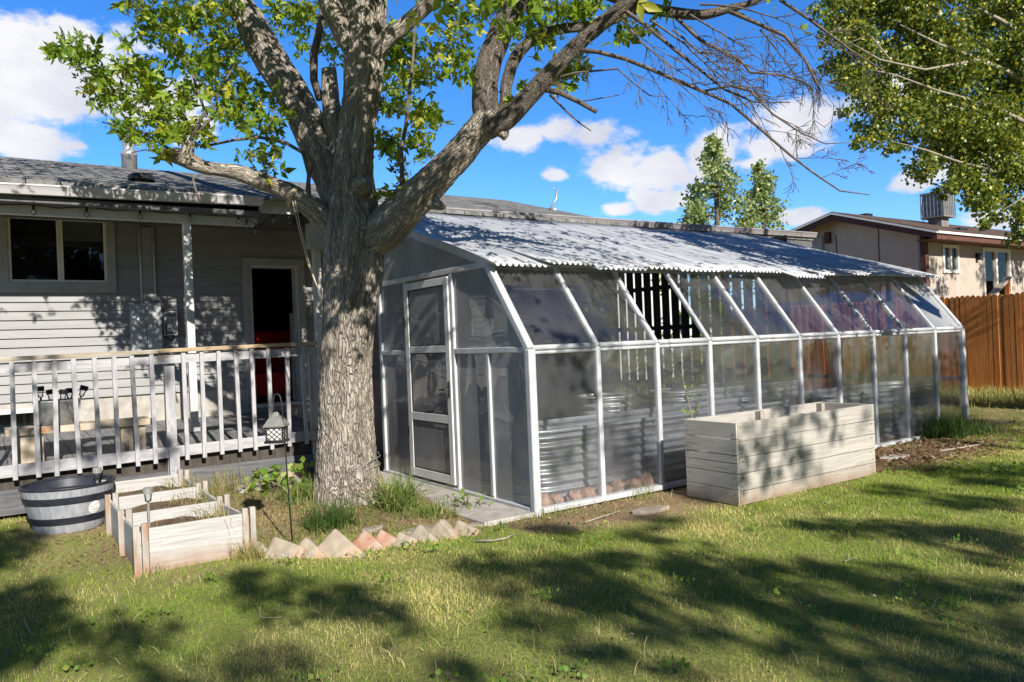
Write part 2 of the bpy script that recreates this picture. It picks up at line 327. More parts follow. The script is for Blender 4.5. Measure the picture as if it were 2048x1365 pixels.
def roofmat(name, c1, c2, w=.33, h=.14):
    m, nt, N, L, out = newmat(name)
    p = N.new('ShaderNodeBsdfPrincipled'); setin(p, 'Roughness', .95); setin(p, 'Specular IOR Level', .15); L.new(p.outputs[0], out.inputs[0])
    tc = N.new('ShaderNodeTexCoord')
    br = N.new('ShaderNodeTexBrick'); br.inputs['Scale'].default_value = 1; br.inputs['Brick Width'].default_value = w; br.inputs['Row Height'].default_value = h
    br.inputs['Mortar Size'].default_value = .007; br.inputs['Color1'].default_value = c4(c1); br.inputs['Color2'].default_value = c4(c2); br.inputs['Mortar'].default_value = (.03,.03,.03,1)
    br.inputs['Bias'].default_value = 0.0
    L.new(tc.outputs['Object'], br.inputs['Vector'])
    n = N.new('ShaderNodeTexNoise'); n.inputs['Scale'].default_value = 60; n.inputs['Detail'].default_value = 6; L.new(tc.outputs['Object'], n.inputs['Vector'])
    n5 = N.new('ShaderNodeTexNoise'); n5.inputs['Scale'].default_value = 9; n5.inputs['Detail'].default_value = 6; L.new(tc.outputs['Object'], n5.inputs['Vector'])
    r = N.new('ShaderNodeMapRange'); r.inputs['From Min'].default_value = .3; r.inputs['From Max'].default_value = .7; r.inputs['To Min'].default_value = .6; r.inputs['To Max'].default_value = 1.4; L.new(n5.outputs[0], r.inputs['Value'])
    x = N.new('ShaderNodeMix'); x.data_type = 'RGBA'; x.blend_type = 'MULTIPLY'; x.inputs['Factor'].default_value = 1; L.new(br.outputs['Color'], x.inputs['A']); L.new(r.outputs[0], x.inputs['B'])
    L.new(x.outputs['Result'], p.inputs['Base Color'])
    b = N.new('ShaderNodeBump'); b.inputs['Strength'].default_value = .8; b.inputs['Distance'].default_value = .012
    ad = N.new('ShaderNodeMath'); ad.operation = 'ADD'; L.new(br.outputs['Fac'], ad.inputs[0]); L.new(n.outputs[0], ad.inputs[1])
    inv = N.new('ShaderNodeMath'); inv.operation = 'MULTIPLY'; inv.inputs[1].default_value = -1; L.new(ad.outputs[0], inv.inputs[0])
    L.new(inv.outputs[0], b.inputs['Height']); L.new(b.outputs[0], p.inputs['Normal'])
    return m
MT['shingle'] = roofmat('grey_shingles', (.15,.15,.145), (.23,.225,.215))
MT['nbroof'] = roofmat('brown_shakes', (.09,.06,.045), (.15,.10,.075), .2, .2)

# ------------------------------------------------------------------ terrain
def sstep(a, b, x):
    t = np.clip((x-a)/(b-a), 0, 1); return t*t*(3-2*t)
def gz(x, y):
    x = np.asarray(x, float); y = np.asarray(y, float)
    z = .13*sstep(.6, 2.6, y)*(1-sstep(-1.0, -.25, x))
    z = z + .05*sstep(.0,.5,y)*sstep(-2.6,-2.2,x)*(1-sstep(-.7,-.3,x))
    z = z + .26*sstep(7.2, 10.5, x)
    z = z + .012*np.sin(x*1.7+.5)*np.cos(y*1.3) + .008*np.sin(x*4.1+y*2.3)
    inside = (x > -.15)*(x < 8.6)*(y > -.1)
    return np.where(inside > 0, np.minimum(z, .0)-.015, z)
def groundmat():
    m, nt, N, L, out = newmat('lawn_ground')
    p = N.new('ShaderNodeBsdfPrincipled'); setin(p, 'Roughness', 1); setin(p, 'Specular IOR Level', .05); L.new(p.outputs[0], out.inputs[0])
    a = N.new('ShaderNodeAttribute'); a.attribute_name = 'tint'
    tc = N.new('ShaderNodeTexCoord')
    n = N.new('ShaderNodeTexNoise'); n.inputs['Scale'].default_value = 34; n.inputs['Detail'].default_value = 9; n.inputs['Roughness'].default_value = .75; L.new(tc.outputs['Object'], n.inputs['Vector'])
    r = N.new('ShaderNodeMapRange'); r.inputs['From Min'].default_value = .3; r.inputs['From Max'].default_value = .7; r.inputs['To Min'].default_value = .5; r.inputs['To Max'].default_value = 1.5; L.new(n.outputs[0], r.inputs['Value'])
    x = N.new('ShaderNodeMix'); x.data_type = 'RGBA'; x.blend_type = 'MULTIPLY'; x.inputs['Factor'].default_value = 1; L.new(a.outputs['Color'], x.inputs['A']); L.new(r.outputs[0], x.inputs['B'])
    L.new(x.outputs['Result'], p.inputs['Base Color'])
    b = N.new('ShaderNodeBump'); b.inputs['Strength'].default_value = .9; b.inputs['Distance'].default_value = .02; L.new(n.outputs[0], b.inputs['Height']); L.new(b.outputs[0], p.inputs['Normal'])
    return m
def vnoise(x, y, s, seed=0.0):
    return np.array([noise.noise((float(a)*s+seed, float(b)*s-seed, seed)) for a, b in zip(x, y)])
def bare(x, y):
    """1 where the soil shows (beds, mulch, under things), 0 on the lawn"""
    x = np.asarray(x); y = np.asarray(y)
    v = sstep(.05, .5, y - np.where(x < -2.4, -.25, np.where(x < -.8, .3-.45*(x+2.4)/1.6*1.0, -.35)))*(x < 8.7)
    v = np.where((x < -2.45), (sstep(.35, 1.0, y-.15)*.75*sstep(-4.4,-3.9,x) + sstep(-3.75,-3.5,x)*sstep(-.15,.15,y)*.5)*.62, v)
    v = np.where(x > -.5, sstep(-1.0, -.55, y+ .25*np.sin(x*1.4))*(x < 8.8), v)
    mul = np.exp(-(((x-5.4)/1.6)**2+((y+.75)/.55)**2))
    v = np.maximum(v, np.clip(1.5*mul, 0, 1))
    v = np.maximum(v, .75*sstep(7.5, 9.5, x)*sstep(-2.6,-1.0,y))
    return np.clip(v, 0, 1)
def make_ground():
    xs = np.unique(np.r_[np.linspace(-60,-9,12), np.linspace(-9,13,185), np.linspace(13,90,20)])
    ys = np.unique(np.r_[np.linspace(-60,-8,12), np.linspace(-8,9,145), np.linspace(9,110,22)])
    X, Y = np.meshgrid(xs, ys, indexing='ij'); x = X.ravel(); y = Y.ravel(); z = gz(x, y)
    nx, ny = len(xs), len(ys); I = np.arange(nx*ny).reshape(nx, ny)
    F = np.stack([I[:-1,:-1], I[1:,:-1], I[1:,1:], I[:-1,1:]], -1).reshape(-1, 4)
    n = vnoise(x, y, .9, 3.1); n2 = vnoise(x, y, 3.0, 7.7)
    lawn = np.array([.24,.245,.085])[None] + (n*.5+n2*.5)[:,None]*np.array([.05,.025,.015])[None]
    soil = np.array([.24,.165,.105])[None]*(1+.35*n2[:,None])
    b = np.clip(bare(x, y)+.35*n2, 0, 1)[:,None]
    n4 = vnoise(x, y, 1.7, 12.4)[:,None]; soil = soil*(1-np.clip(.5+1.2*n4,0,1)*.6)+np.array([.36,.28,.15])[None]*np.clip(.5+1.2*n4,0,1)*.6
    col = lawn*(1-b)+soil*b
    o = npmesh('ground', np.c_[x,y,z], F, groundmat(), col=np.clip(col,.01,1), smooth=True, kind='structure')
make_ground()

# ------------------------------------------------------------------ grass and small plants
def blades(x, y, h, w, lean, base, tint, seg=1):
    """one triangle (or a bent two-piece blade) per blade, numpy"""
    n = len(x); z = base
    th = rng.uniform(0, 2*np.pi, n); ln = np.abs(rng.normal(0, lean, n)); a = rng.uniform(0, 2*np.pi, n)
    dx = np.cos(a)*ln*h; dy = np.sin(a)*ln*h
    wx = np.cos(th)*w/2; wy = np.sin(th)*w/2
    if seg == 1:
        V = np.stack([np.c_[x-wx,y-wy,z], np.c_[x+wx,y+wy,z], np.c_[x+dx,y+dy,z+h*np.sqrt(np.maximum(.1,1-ln**2*.5))]], 1)
        F = np.arange(3*n).reshape(n,3); k = 3
    else:
        # arching blade: the lean grows along its length and the tip bows over
        A = []; ln2 = ln*.9
        for t, ww in ((0,1.0),(.35,1.0),(.68,.75)):
            ox = np.cos(a)*ln2*h*t**1.8; oy = np.sin(a)*ln2*h*t**1.8; oz = h*(t-.34*np.minimum(ln2,1.6)*t**2.6)
            A += [np.c_[x+ox-wx*ww,y+oy-wy*ww,z+oz], np.c_[x+ox+wx*ww,y+oy+wy*ww,z+oz]]
        A.append(np.c_[x+np.cos(a)*ln2*h*1.05, y+np.sin(a)*ln2*h*1.05, z+h*(1-.5*np.minimum(ln2,1.6))])
        V = np.stack(A, 1); b = np.arange(n)[:,None]*7
        F = np.concatenate([b+np.array([[q]]).reshape(1,3) for q in ((0,1,3),(0,3,2),(2,3,5),(2,5,4),(4,5,6))]); k = 7
    return V.reshape(-1,3), F, np.repeat(tint, k, 0)
def grass_tint(n, x=None, y=None, dry=.4):
    g = np.array([.165,.29,.028]); g2 = np.array([.33,.425,.06]); s = np.array([.68,.60,.25])
    t = rng.random((n,1)); c = g*(1-t)+g2*t
    if x is not None:
        k = dry + 1.1*vnoise(x, y, .8, 1.7) + .7*vnoise(x, y, 3.1, 5.2)
    else: k = np.full(n, dry)
    d = (rng.random(n) < np.clip(k, .03, .9))[:,None]
    return np.where(d, s*rng.uniform(.7,1.2,(n,1)), c*rng.uniform(.75,1.2,(n,1)))
def make_lawn():
    P = []
    # candidate points in the view wedge, density falling with distance
    N0 = 1400000
    D = 1.9+ (rng.random(N0)**.62)*14.1; lat = rng.uniform(-.95,1.25,N0)*D
    x = CAM[0]+_f[0]*D+_r0[0]*lat; y = CAM[1]+_f[1]*D+_r0[1]*lat
    bb = bare(x, y); keep = (y < 3.0)*(rng.random(N0) < np.clip(1.02-bb*1.0, .06, 1))
    keep *= ~((x > -.05)*(x < 8.5)*(y > -.03)); keep *= ~((x > 1.55)*(x < 3.9)*(y > -1.12)*(y < -.4)); keep *= ~((x > -3.36)*(x < -2.54)*(y > .44)*(y < 2.4))
    keep *= ~((x < -3.33)*(x > -4.05)*(y > 1.85)*(y < 2.7)); keep *= (x < 12)*(y > -9)
    dens = 1.0 - .45*np.clip(vnoise(x[:], y[:], 1.9, 9.3)+.15, 0, 1)
    keep *= rng.random(N0) < dens
    x = x[keep]; y = y[keep]; D = D[keep]; n = len(x)
    h = rng.uniform(.016,.044,n)*(1+.35*np.clip(vnoise(x,y,1.3,2.2),-1,1)); w = .0028*np.clip(D/3.6,1,3.2)*rng.uniform(.8,1.3,n)
    V, F, T = blades(x, y, h, w, .75, gz(x,y)-.004, grass_tint(n, x, y, .24)*(1+.35*vnoise(x,y,2.2,8.8))[:,None])
    npmesh('lawn_grass', V, F, MT['grass'], col=T, kind='stuff')
make_lawn()

# ------------------------------------------------------------------ the house
def at_y(px, py, Y): return at(px, py, 1, Y)
house = thing('house', 'grey single storey house with lap siding and a grey shingle roof behind the deck', 'house', (-3,5.6,0))
YW = 5.6
def make_house():
    H = house
    # lap siding with openings
    holes = [(-4.06,-2.80,2.58,3.56), (-1.10,-.17,.80,3.03)]
    m = MB(); e = .115
    k = 0; z = 1.14
    while z < 3.55:
        z1 = z+e; zm = (z+z1)/2; xs = [(-9.0, 6.2)]
        for (a, b, c, d) in holes:
            if c < zm < d:
                ns = []
                for (p, q) in xs:
                    if b <= p or a >= q: ns.append((p,q)); continue
                    if a > p: ns.append((p,a))
                    if b < q: ns.append((b,q))
                xs = ns
        for (p, q) in xs:
            m.prism([(YW-.027,z),(YW+.05,z),(YW+.05,z1),(YW-.002,z1)], 0, p, q)
        z = z1
    # end wall towards the carport
    z = 1.14
    while z < 3.7:
        m.prism([(6.2+.018,z),(6.2-.05,z),(6.2-.05,z+e),(6.2+.002,z+e)], 1, YW+.06, 11.0); z += e
    m.build('siding', MT['siding'], H)
    m = MB(); m.box(-9,-4.25,YW-.0,YW+.2,-.3,1.137); m.box(-4.25,-3.5,YW,YW+.2,-.3,.72); m.box(-4.25,-3.5,YW,YW+.2,1.03,1.137); m.box(-3.5,6.2,YW,YW+.2,-.3,.84); m.box(-3.5,-1.1,YW+.01,YW+.2,.84,1.137); m.box(-.17,6.2,YW+.01,YW+.2,.84,1.137)
    m.build('foundation', MT['concrete'], H)
    f = MB(); f.box(-4.29,-4.23,YW-.03,YW+.05,.70,1.06); f.box(-3.52,-3.46,YW-.03,YW+.05,.70,1.06); f.box(-4.23,-3.52,YW-.03,YW+.05,1.0,1.06); f.box(-4.23,-3.52,YW-.03,YW+.05,.70,.75)
    fr = f.build('basement_window', MT['white'], H)
    g = MB(); g.box(-4.23,-3.52,YW+.02,YW+.03,.75,1.0); g.build('pane', MT['winglass'], fr)
    # window
    x0, x1, z0, z1 = -3.97, -2.86, 2.655, 3.50
    f = MB(); t = .10
    f.box(x0-t,x1+t,YW-.045,YW+.02,z1,z1+.09); f.box(x0-t,x1+t,YW-.045,YW+.02,z0-.13,z0); f.box(x0-t,x0,YW-.045,YW+.02,z0,z1); f.box(x1,x1+t,YW-.045,YW+.02,z0,z1)
    wt = f.build('window_trim', MT['trim'], H, bevel=.004)
    f = MB(); t = .035; xm = -3.40
    for (a, b) in ((x0,xm),(xm,x1)):
        f.box(a+.001,a+t,YW-.02,YW+.05,z0+.001,z1-.001); f.box(b-t,b-.001,YW-.02,YW+.05,z0+.001,z1-.001); f.box(a+t,b-t,YW-.018,YW+.048,z0+.001,z0+t); f.box(a+t,b-t,YW-.018,YW+.048,z1-t,z1-.001)
    wf = f.build('window', MT['vinyl'], H, bevel=.003)
    g = MB(); g.box(x0+t,xm-t,YW+.012,YW+.016,z0+t,z1-t); g.build('pane', MT['screen'], wf)
    g = MB(); g.box(xm+t,x1-t,YW+.02,YW+.024,z0+t,z1-t); g.build('pane', MT['winglass'], wf)
    b = MB()
    for i in range(13): b.obox(((xm+x1)/2, YW+.045, z1-.05-.019*i), ((x1-xm)/2-.05,0,0), (0,.003,.0105), (0,-.0012,.0003))
    for i in range(11): b.obox(((xm+x0)/2, YW+.045, z1-.05-.019*i), ((x1-xm)/2-.05,0,0), (0,.003,.0105), (0,-.0012,.0003))
    b.build('blind', MT['white'], wf)
    # room behind, dark
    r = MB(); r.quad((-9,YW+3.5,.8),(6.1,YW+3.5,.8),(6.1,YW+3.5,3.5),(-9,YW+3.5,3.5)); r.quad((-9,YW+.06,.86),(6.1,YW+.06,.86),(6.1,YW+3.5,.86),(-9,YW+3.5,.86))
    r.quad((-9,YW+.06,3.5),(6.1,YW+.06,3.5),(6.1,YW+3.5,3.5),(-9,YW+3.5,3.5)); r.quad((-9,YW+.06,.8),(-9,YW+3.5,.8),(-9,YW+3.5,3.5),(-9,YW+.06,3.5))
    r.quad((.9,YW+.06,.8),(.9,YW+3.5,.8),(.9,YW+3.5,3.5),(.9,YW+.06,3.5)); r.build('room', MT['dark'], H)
    # door opening
    dx0, dx1, dz0, dz1 = -1.00, -.27, .88, 2.94
    d = MB(); t = .10
    d.box(dx0-t,dx0,YW-.05,YW+.02,dz0,dz1+t); d.box(dx1,dx1+t,YW-.05,YW+.02,dz0,dz1+t); d.box(dx0,dx1,YW-.05,YW+.02,dz1,dz1+t)
    dc = d.build('door_casing', MT['trim'], H, bevel=.004)
    d = MB(); d.box(dx0,dx0+.035,YW-.03,YW+.16,dz0,dz1-.035); d.box(dx1-.035,dx1,YW-.03,YW+.16,dz0,dz1-.035); d.box(dx0,dx1,YW-.03,YW+.16,dz1-.035,dz1)
    d.box(dx0-.05,dx1+.05,YW-.09,YW+.16,dz0-.05,dz0); d.build('jamb', MT['white'], dc, bevel=.003)
    d = MB(); d.box(dx1-.075,dx1-.037,YW+.165,YW+.21,dz0,dz0+1.35); d.build('door_edge', MT['capwood'], H)
    # chase, meter box, interface box
    m = MB(); m.box(-2.44,-2.31,YW-.06,YW-.02,2.36,3.42); m.build('cable_chase', MT['siding'], H, bevel=.003)
    m = MB(); m.tube([(-2.46,YW-.05,2.3),(-2.46,YW-.05,3.45)], .016, 10); m.tube([(-2.29,YW-.05,2.3),(-2.29,YW-.05,3.45)], .016, 10); m.build('conduit', MT['gutter_l'], H, smooth=True)
    m = MB(); m.box(-2.62,-2.43,YW-.13,YW-.02,1.70,2.37); eb = m.build('meter_box', MT['panelgrey'], H, bevel=.006)
    m = MB(); m.box(-2.425,-2.24,YW-.14,YW-.02,1.70,2.375); m.build('breaker_panel', MT['panelgrey'], H, bevel=.006)
    m = MB(); c = (-2.53, YW-.13, 2.13); m.lathe(c, [(.085,0),(.085,.03),(.075,.035)], 28, (0,-1,0)); mt = m.build('meter_ring', MT['galv'], eb, smooth=False)
    m = MB(); m.lathe((c[0],c[1]-.03,c[2]), [(.072,0),(.07,.05),(.05,.075)], 28, (0,-1,0)); m.build('meter_dome', MT['meter'], eb, smooth=True)
    m = MB(); m.box(-2.55,-2.50,YW-.215,YW-.205,2.14,2.165); m.build('meter_display', MT['black'], eb)
    m = MB(); m.box(-2.21,-2.195,YW-.11,YW-.02,1.93,2.25); m.box(-2.045,-2.03,YW-.11,YW-.02,1.93,2.25); m.box(-2.195,-2.045,YW-.10,YW-.02,1.93,1.95); m.box(-2.195,-2.045,YW-.1,YW-.02,2.23,2.25); m.box(-2.195,-2.045,YW-.03,YW-.02,1.95,2.23)
    ib = m.build('interface_box', MT['panelgrey'], H, bevel=.002)
    m = MB(); m.box(-2.165,-2.085,YW-.09,YW-.031,1.98,2.20); m.build('cable_module', MT['galv_dark'], ib, bevel=.004)
    m = MB(); m.tube([(-2.06,YW-.06,1.97),(-2.08,YW-.08,1.90),(-2.13,YW-.06,1.86),(-2.18,YW-.05,1.92)], .008, 6); m.build('cable', MT['black'], ib)
    # porch beam, posts, ceiling, gutter
    xe = -1.25
    m = MB(); m.box(-9,xe+.0,4.25,4.34,3.30,3.405); m.build('porch_beam', MT['white'], H, bevel=.004)
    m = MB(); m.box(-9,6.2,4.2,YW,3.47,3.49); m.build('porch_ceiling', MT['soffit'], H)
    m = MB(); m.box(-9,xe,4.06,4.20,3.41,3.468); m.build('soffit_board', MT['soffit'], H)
    def gut(y, z, x0, x1, dz0=0, dz1=0):
        poly = [(y+.0,z),(y-.02,z+.0),(y-.03,z-.02),(y-.02,z-.03),(y-.005,z-.06),(y+.012,z-.11),(y+.1,z-.11),(y+.1,z),(y+.09,z),(y+.09,z-.1),(y+.02,z-.1),(y+.005,z-.05)]
        q = MB(); q.prism(poly, 0, x0, x1)
        for i, v in enumerate(q.v):
            t = (v[0]-x0)/(x1-x0); q.v[i] = (v[0], v[1], v[2]+dz0*(1-t)+dz1*t)
        return q
    gut(3.96,3.62,-9,xe+.0,-.13,0.02).build('porch_gutter', MT['gutter_l'], H)
    gut(4.06,3.695,-.55,10.85,-.01,.075).build('main_gutter', MT['gutter'], H)
    m = MB(); m.box(xe+.004,-.55,4.16,4.2,3.47,3.665); m.build('fascia_board', MT['white'], H)
    for x in (-2.12, -6.0):
        m = MB(); m.box(x-.045,x+.045,4.25,4.34,.70,3.30); p = m.build('porch_post', MT['white'], H, bevel=.004)
        m = MB(); m.box(x-.06,x+.06,4.235,4.355,.69,.80); m.build('post_bracket', MT['galv'], p)
    m = MB(); m.box(-.5,-.4,4.25,4.34,.62,3.47); m.build('porch_post', MT['white'], H, bevel=.004)
    m = MB(); m.box(-.61,-.33,4.10,4.24,3.02,3.36); ub = m.build('utility_box', MT['trim'], H, bevel=.01)
    m = MB(); m.obox((-.74,4.1,3.40),(.06,.0,.0),(0,.04,.03),(0,-.05,.065)); m.tube([(-.74,4.12,3.43),(-.66,4.2,3.52)], .012, 6); m.build('security_light', MT['black'], H, bevel=.006)
    # main roof
    s = .286; ye, yr = 3.99, 7.6
    def zr(y): return 3.655+s*(y-4.0)
    m = MB(); th = .05
    m.prism([(ye,zr(ye)),(yr,zr(yr)),(yr+3.6,zr(ye)),(yr+3.6,zr(ye)-th),(yr,zr(yr)-th),(ye,zr(ye)-th)], 0, -9.4, 5.05)
    o = m.build('roof', MT['shingle'], H); fixnormals(o)
    m = MB(); m.prism([(4.3,3.5),(yr,zr(yr)-.055),(yr+3.3,3.5)], 0, -8.9, 4.7); m.build('gable_wall', MT['siding'], H)
    m = MB(); m.prism([(ye+.02,zr(ye)-th),(yr,zr(yr)-th),(yr,zr(yr)-th-.13),(ye+.02,zr(ye)-th-.10)], 0, 5.0, 5.035); m.build('rake_board', MT['white'], H)
    # low roof over the carport
    m = MB(); m.prism([(4.12,3.66),(4.12,3.60),(11.0,3.90),(11.0,3.96)], 0, 5.06, 10.8); fixnormals(m.build('carport_roof', MT['shingle'], H))
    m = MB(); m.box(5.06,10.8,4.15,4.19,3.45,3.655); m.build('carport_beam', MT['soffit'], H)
    m = MB(); m.tube([(5.12,4.16,0),(5.12,4.16,3.5)],.045,8); m.build('carport_post', MT['trim'], H)
    # chimney, roof vent, bent mast
    cx, cy = -2.25, 7.5; cz = zr(7.5)
    c = MB(); c.lathe((cx,cy,cz-.1), [(.115,0),(.115,.28),(.125,.285),(.125,.34),(.09,.36),(.09,.44),(.10,.46),(.10,.62),(.13,.63),(.13,.66),(.05,.70)], 24); c.build('flue_pipe', MT['galv'], H, smooth=True)
    v = MB(); v.lathe((-2.52,4.86,3.86), [(.10,0),(.10,.05),(.16,.055),(.16,.10),(.13,.13),(.03,.135)], 20); v.build('roof_vent', MT['black'], H)
    b = MB(); bx, by = 4.9, 5.75; bz = zr(by)
    b.lathe((bx,by,bz-.03), [(.10,0),(.06,.07),(.03,.08)], 14)
    b.tube([(bx-.1,by,bz+.02),(bx+.06,by,bz+.22),(bx+.09,by,bz+.40)], .022, 8)
    b.tube([(bx+.09,by,bz+.40),(bx-.02,by,bz+.43)], .012, 6); b.build('mast', MT['galv'], H, smooth=True)
    # eave apron board seen from below on the right
MT['vinyl'] = mat('window_vinyl', (.70,.66,.56), (.78,.74,.64), scale=5, rough=.4)
MT['screen'] = glassmat('insect_screen', haze=.22, hcol=(.09,.085,.085), tint=(.35,.34,.34), wav=.1, refl=.5)
MT['winglass'] = glassmat('window_glass', haze=.01, hcol=(.3,.3,.3), tint=(.8,.82,.82), wav=.06, refl=1.1)
MT['panelgrey'] = mat('panel_grey', (.36,.37,.37), (.42,.43,.43), scale=4, rough=.45, spec=.4)
MT['meter'] = mat('meter_glass', (.28,.30,.30), (.55,.57,.56), scale=14, rough=.15, spec=.6)
make_house()
# dim red armchair inside the open door
s = thing('armchair', 'dark red armchair inside the open house door', 'armchair', (-.3,6.4,.87))
m = MB(); m.box(-.85,.15,6.1,6.8,.95,1.32); m.build('seat', MT['red'], s, bevel=.05)
m = MB(); m.box(-.85,.15,6.75,7.02,1.0,2.0); m.build('backrest', MT['red'], s, bevel=.06)
for x in (-1.0,.15):
    m = MB(); m.box(x,x+.17,6.1,6.9,.92,1.55); m.build('armrest', MT['red'], s, bevel=.05)
m = MB(); m.box(-.9,.2,6.15,6.9,.865,.95); m.build('base', MT['black'], s)

# ------------------------------------------------------------------ deck with its railing
deck = thing('deck', 'grey painted wooden deck with a white baluster railing along the house', 'deck', (-3,3.5,0))
YR = 2.9
def fz(y): return .60+.16*(y-2.95)/2.65
def make_deck():
    D = deck
    m = MB(); x = -7.0; w = .138
    while x < -.72:
        x1 = x+w
        m.add([(x,2.97,fz(2.97)-.035),(x1,2.97,fz(2.97)-.035),(x1,YW-.0,fz(YW)-.035),(x,YW-.0,fz(YW)-.035),(x,2.97,fz(2.97)),(x1,2.97,fz(2.97)),(x1,YW-.0,fz(YW)),(x,YW-.0,fz(YW))],
              [(0,3,2,1),(4,5,6,7),(0,1,5,4),(1,2,6,5),(2,3,7,6),(3,0,4,7)]); x = x1+.007
    m.build('deck_boards', MT['deckgrey'], D)
    def zc(x): return 1.70+.0135*(x+4.14)
    m = MB(); xs = [-7.0,-2.75,-1.03]
    m.bar((-7.0,2.90,zc(-7.0)-.02),(-2.752,2.90,zc(-2.752)-.02),.14,.042); m.build('handrail', MT['capwood'], D, bevel=.004)
    m = MB(); m.bar((-2.748,2.90,zc(-2.748)-.015),(-1.03,2.90,zc(-1.03)-.015),.14,.042); m.build('handrail', MT['capwood2'], D, bevel=.004)
    m = MB(); m.bar((-7.0,2.90,zc(-7)-.105),(-1.03,2.90,zc(-1.03)-.105),.038,.10); m.build('top_rail', MT['railpaint_x'], D, bevel=.003)
    m = MB(); m.bar((-7.0,2.90,zc(-7)-1.095),(-1.03,2.90,zc(-1.03)-1.095),.038,.115); m.build('bottom_rail', MT['railpaint_x'], D, bevel=.003)
    bx = [-4.95,-4.77,-4.59,-4.41,-4.23,-4.051,-3.872,-3.70,-3.524,-3.351,-3.175,-2.994,-2.827,-2.511,-2.333,-2.15,-1.962,-1.781,-1.595,-1.394,-1.204]
    bm = []
    for x in bx:
        m = MB(); j = random.uniform(-.008,.008); k = random.uniform(-.012,.012)
        zb = zc(x)-1.19+random.uniform(-.01,.01); zt = zc(x)-.048
        m.obox((x+j,2.862,(zb+zt)/2),(.021,0,0),(0,.0185,0),(k,0,(zt-zb)/2)); m.build('baluster', MT['railpaint'], D, bevel=.002)
    m = MB(); m.box(-2.69,-2.59,2.925,3.01,.2,1.56); m.build('rail_post', MT['railpaint'], D, bevel=.003)
    m = MB(); m.box(-2.69,-2.59,2.83,2.879,.22,.66); p = m.build('lower_post', MT['railpaint'], D, bevel=.003)
    m = MB(); m.lathe((-2.62,2.829,.42),[(.014,0),(.012,.008)],10,(0,-1,0)); m.lathe((-2.66,2.829,.44),[(.014,0),(.012,.008)],10,(0,-1,0)); m.build('bolt', MT['galv'], p)
    m = MB(); m.box(-1.10,-1.0,2.92,3.0,.1,1.68); m.build('rail_post', MT['railpaint'], D, bevel=.003)
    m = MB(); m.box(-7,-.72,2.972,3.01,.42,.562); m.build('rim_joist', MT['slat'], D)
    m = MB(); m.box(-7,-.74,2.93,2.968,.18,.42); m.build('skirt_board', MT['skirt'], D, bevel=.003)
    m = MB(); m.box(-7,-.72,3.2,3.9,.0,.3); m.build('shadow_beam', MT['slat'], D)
    for i in range(4):
        m = MB(); x = -2.5+.41*i; m.box(x,x+.4,2.99,3.18,-.05,.33+random.uniform(-.004,.004)); m.build('support_block', MT['concrete'], D, bevel=.006)
MT['capwood2'] = mat('newer_cap_wood', (.34,.235,.135), (.47,.36,.235), scale=6, stretch=(.5,5,5), rough=.75, bump=.3, bscale=22, c3=(.36,.2,.08), s3=2)
MT['skirt'] = mat('shaded_skirt_paint', (.085,.085,.09), (.15,.15,.155), scale=5, stretch=(.5,6,6), rough=.8, bump=.2, bscale=30)  # board colour darkened to stand in for the deck overhang's shade
make_deck()

# bench, tub, solar lights
bench = thing('bench', 'rough pale wooden bench with slab legs on the deck behind the railing', 'bench', (-3.4,3.3,.62))
m = MB(); m.box(-4.12,-2.80,3.12,3.50,.915,.985); m.build('seat', MT['benchwood'], bench, bevel=.008)
for x in (-4.04,-3.10):
    m = MB(); m.box(x,x+.24,3.16,3.46,.61,.914); m.build('leg', MT['benchwood'], bench, bevel=.006)
tub = thing('metal_tub', 'galvanised metal tub with handles holding solar lights on the bench', 'tub', (-3.66,3.32,.986))
def oval(mb, prof, c, ex, n=28):
    o = len(mb.v); k = len(prof)
    for (r, z) in prof:
        for j in range(n):
            q = 2*math.pi*j/n; mb.v.append((c[0]+r*ex*math.cos(q), c[1]+r*math.sin(q), c[2]+z))
    for i in range(k-1):
        for j in range(n): mb.f.append((o+i*n+j, o+i*n+(j+1)%n, o+(i+1)*n+(j+1)%n, o+(i+1)*n+j))
    mb.f.append(tuple(o+j for j in range(n))[::-1]); mb.f.append(tuple(o+(k-1)*n+j for j in range(n)))
m = MB(); oval(m, [(.13,0),(.165,.22),(.172,.235),(.176,.245),(.17,.255),(.16,.25),(.155,.235),(.145,.20)], (-3.66,3.32,.987), 1.28); m.build('tub_body', MT['galv'], tub, smooth=True)
m = MB(); m.tube([(-3.55,3.165,1.20),(-3.56,3.13,1.19),(-3.56,3.12,1.14),(-3.47,3.12,1.14),(-3.47,3.13,1.19),(-3.46,3.165,1.20)], .007, 6); m.build('handle', MT['galv_dark'], tub, smooth=True)
m = MB(); oval(m, [(.150,0),(.150,.01)], (-3.66,3.32,1.17), 1.28); m.build('soil_fill', MT['soil'], tub)
def solar(p, tilt, label, hgt=.20, cap=None, group=None):
    p = np.array(p, float); ax = np.array([tilt[0], tilt[1], 1.0]); ax /= np.linalg.norm(ax)
    t = thing('solar_light', label, 'solar light', tuple(p), group)
    m = MB(); m.tube([p, p+ax*hgt], .010, 8); m.build('stake', cap or MT['black'], t)
    m = MB(); m.lathe(p+ax*hgt, [(.024,0),(.030,.06),(.030,.062)], 14, ax); m.build('lamp_tube', MT['bulbglass'], t, smooth=True)
    m = MB(); m.lathe(p+ax*(hgt+.0625), [(.040,0),(.040,.045),(.034,.05)], 16, ax); m.build('cap', cap or MT['black'], t)
    return t
MT['steel'] = mat('brushed_steel', (.55,.55,.54), (.66,.66,.65), scale=30, rough=.3, metal=.7, spec=.5)
sg = 'black solar lights in the metal tub'
solar((-3.80,3.27,1.18),(-.05,0),'black capped solar light by the left rim of the metal tub',.10,None,sg)
solar((-3.70,3.34,1.18),(-.1,.05),'black capped solar light leaning beside the leftmost one in the tub',.06,None,sg)
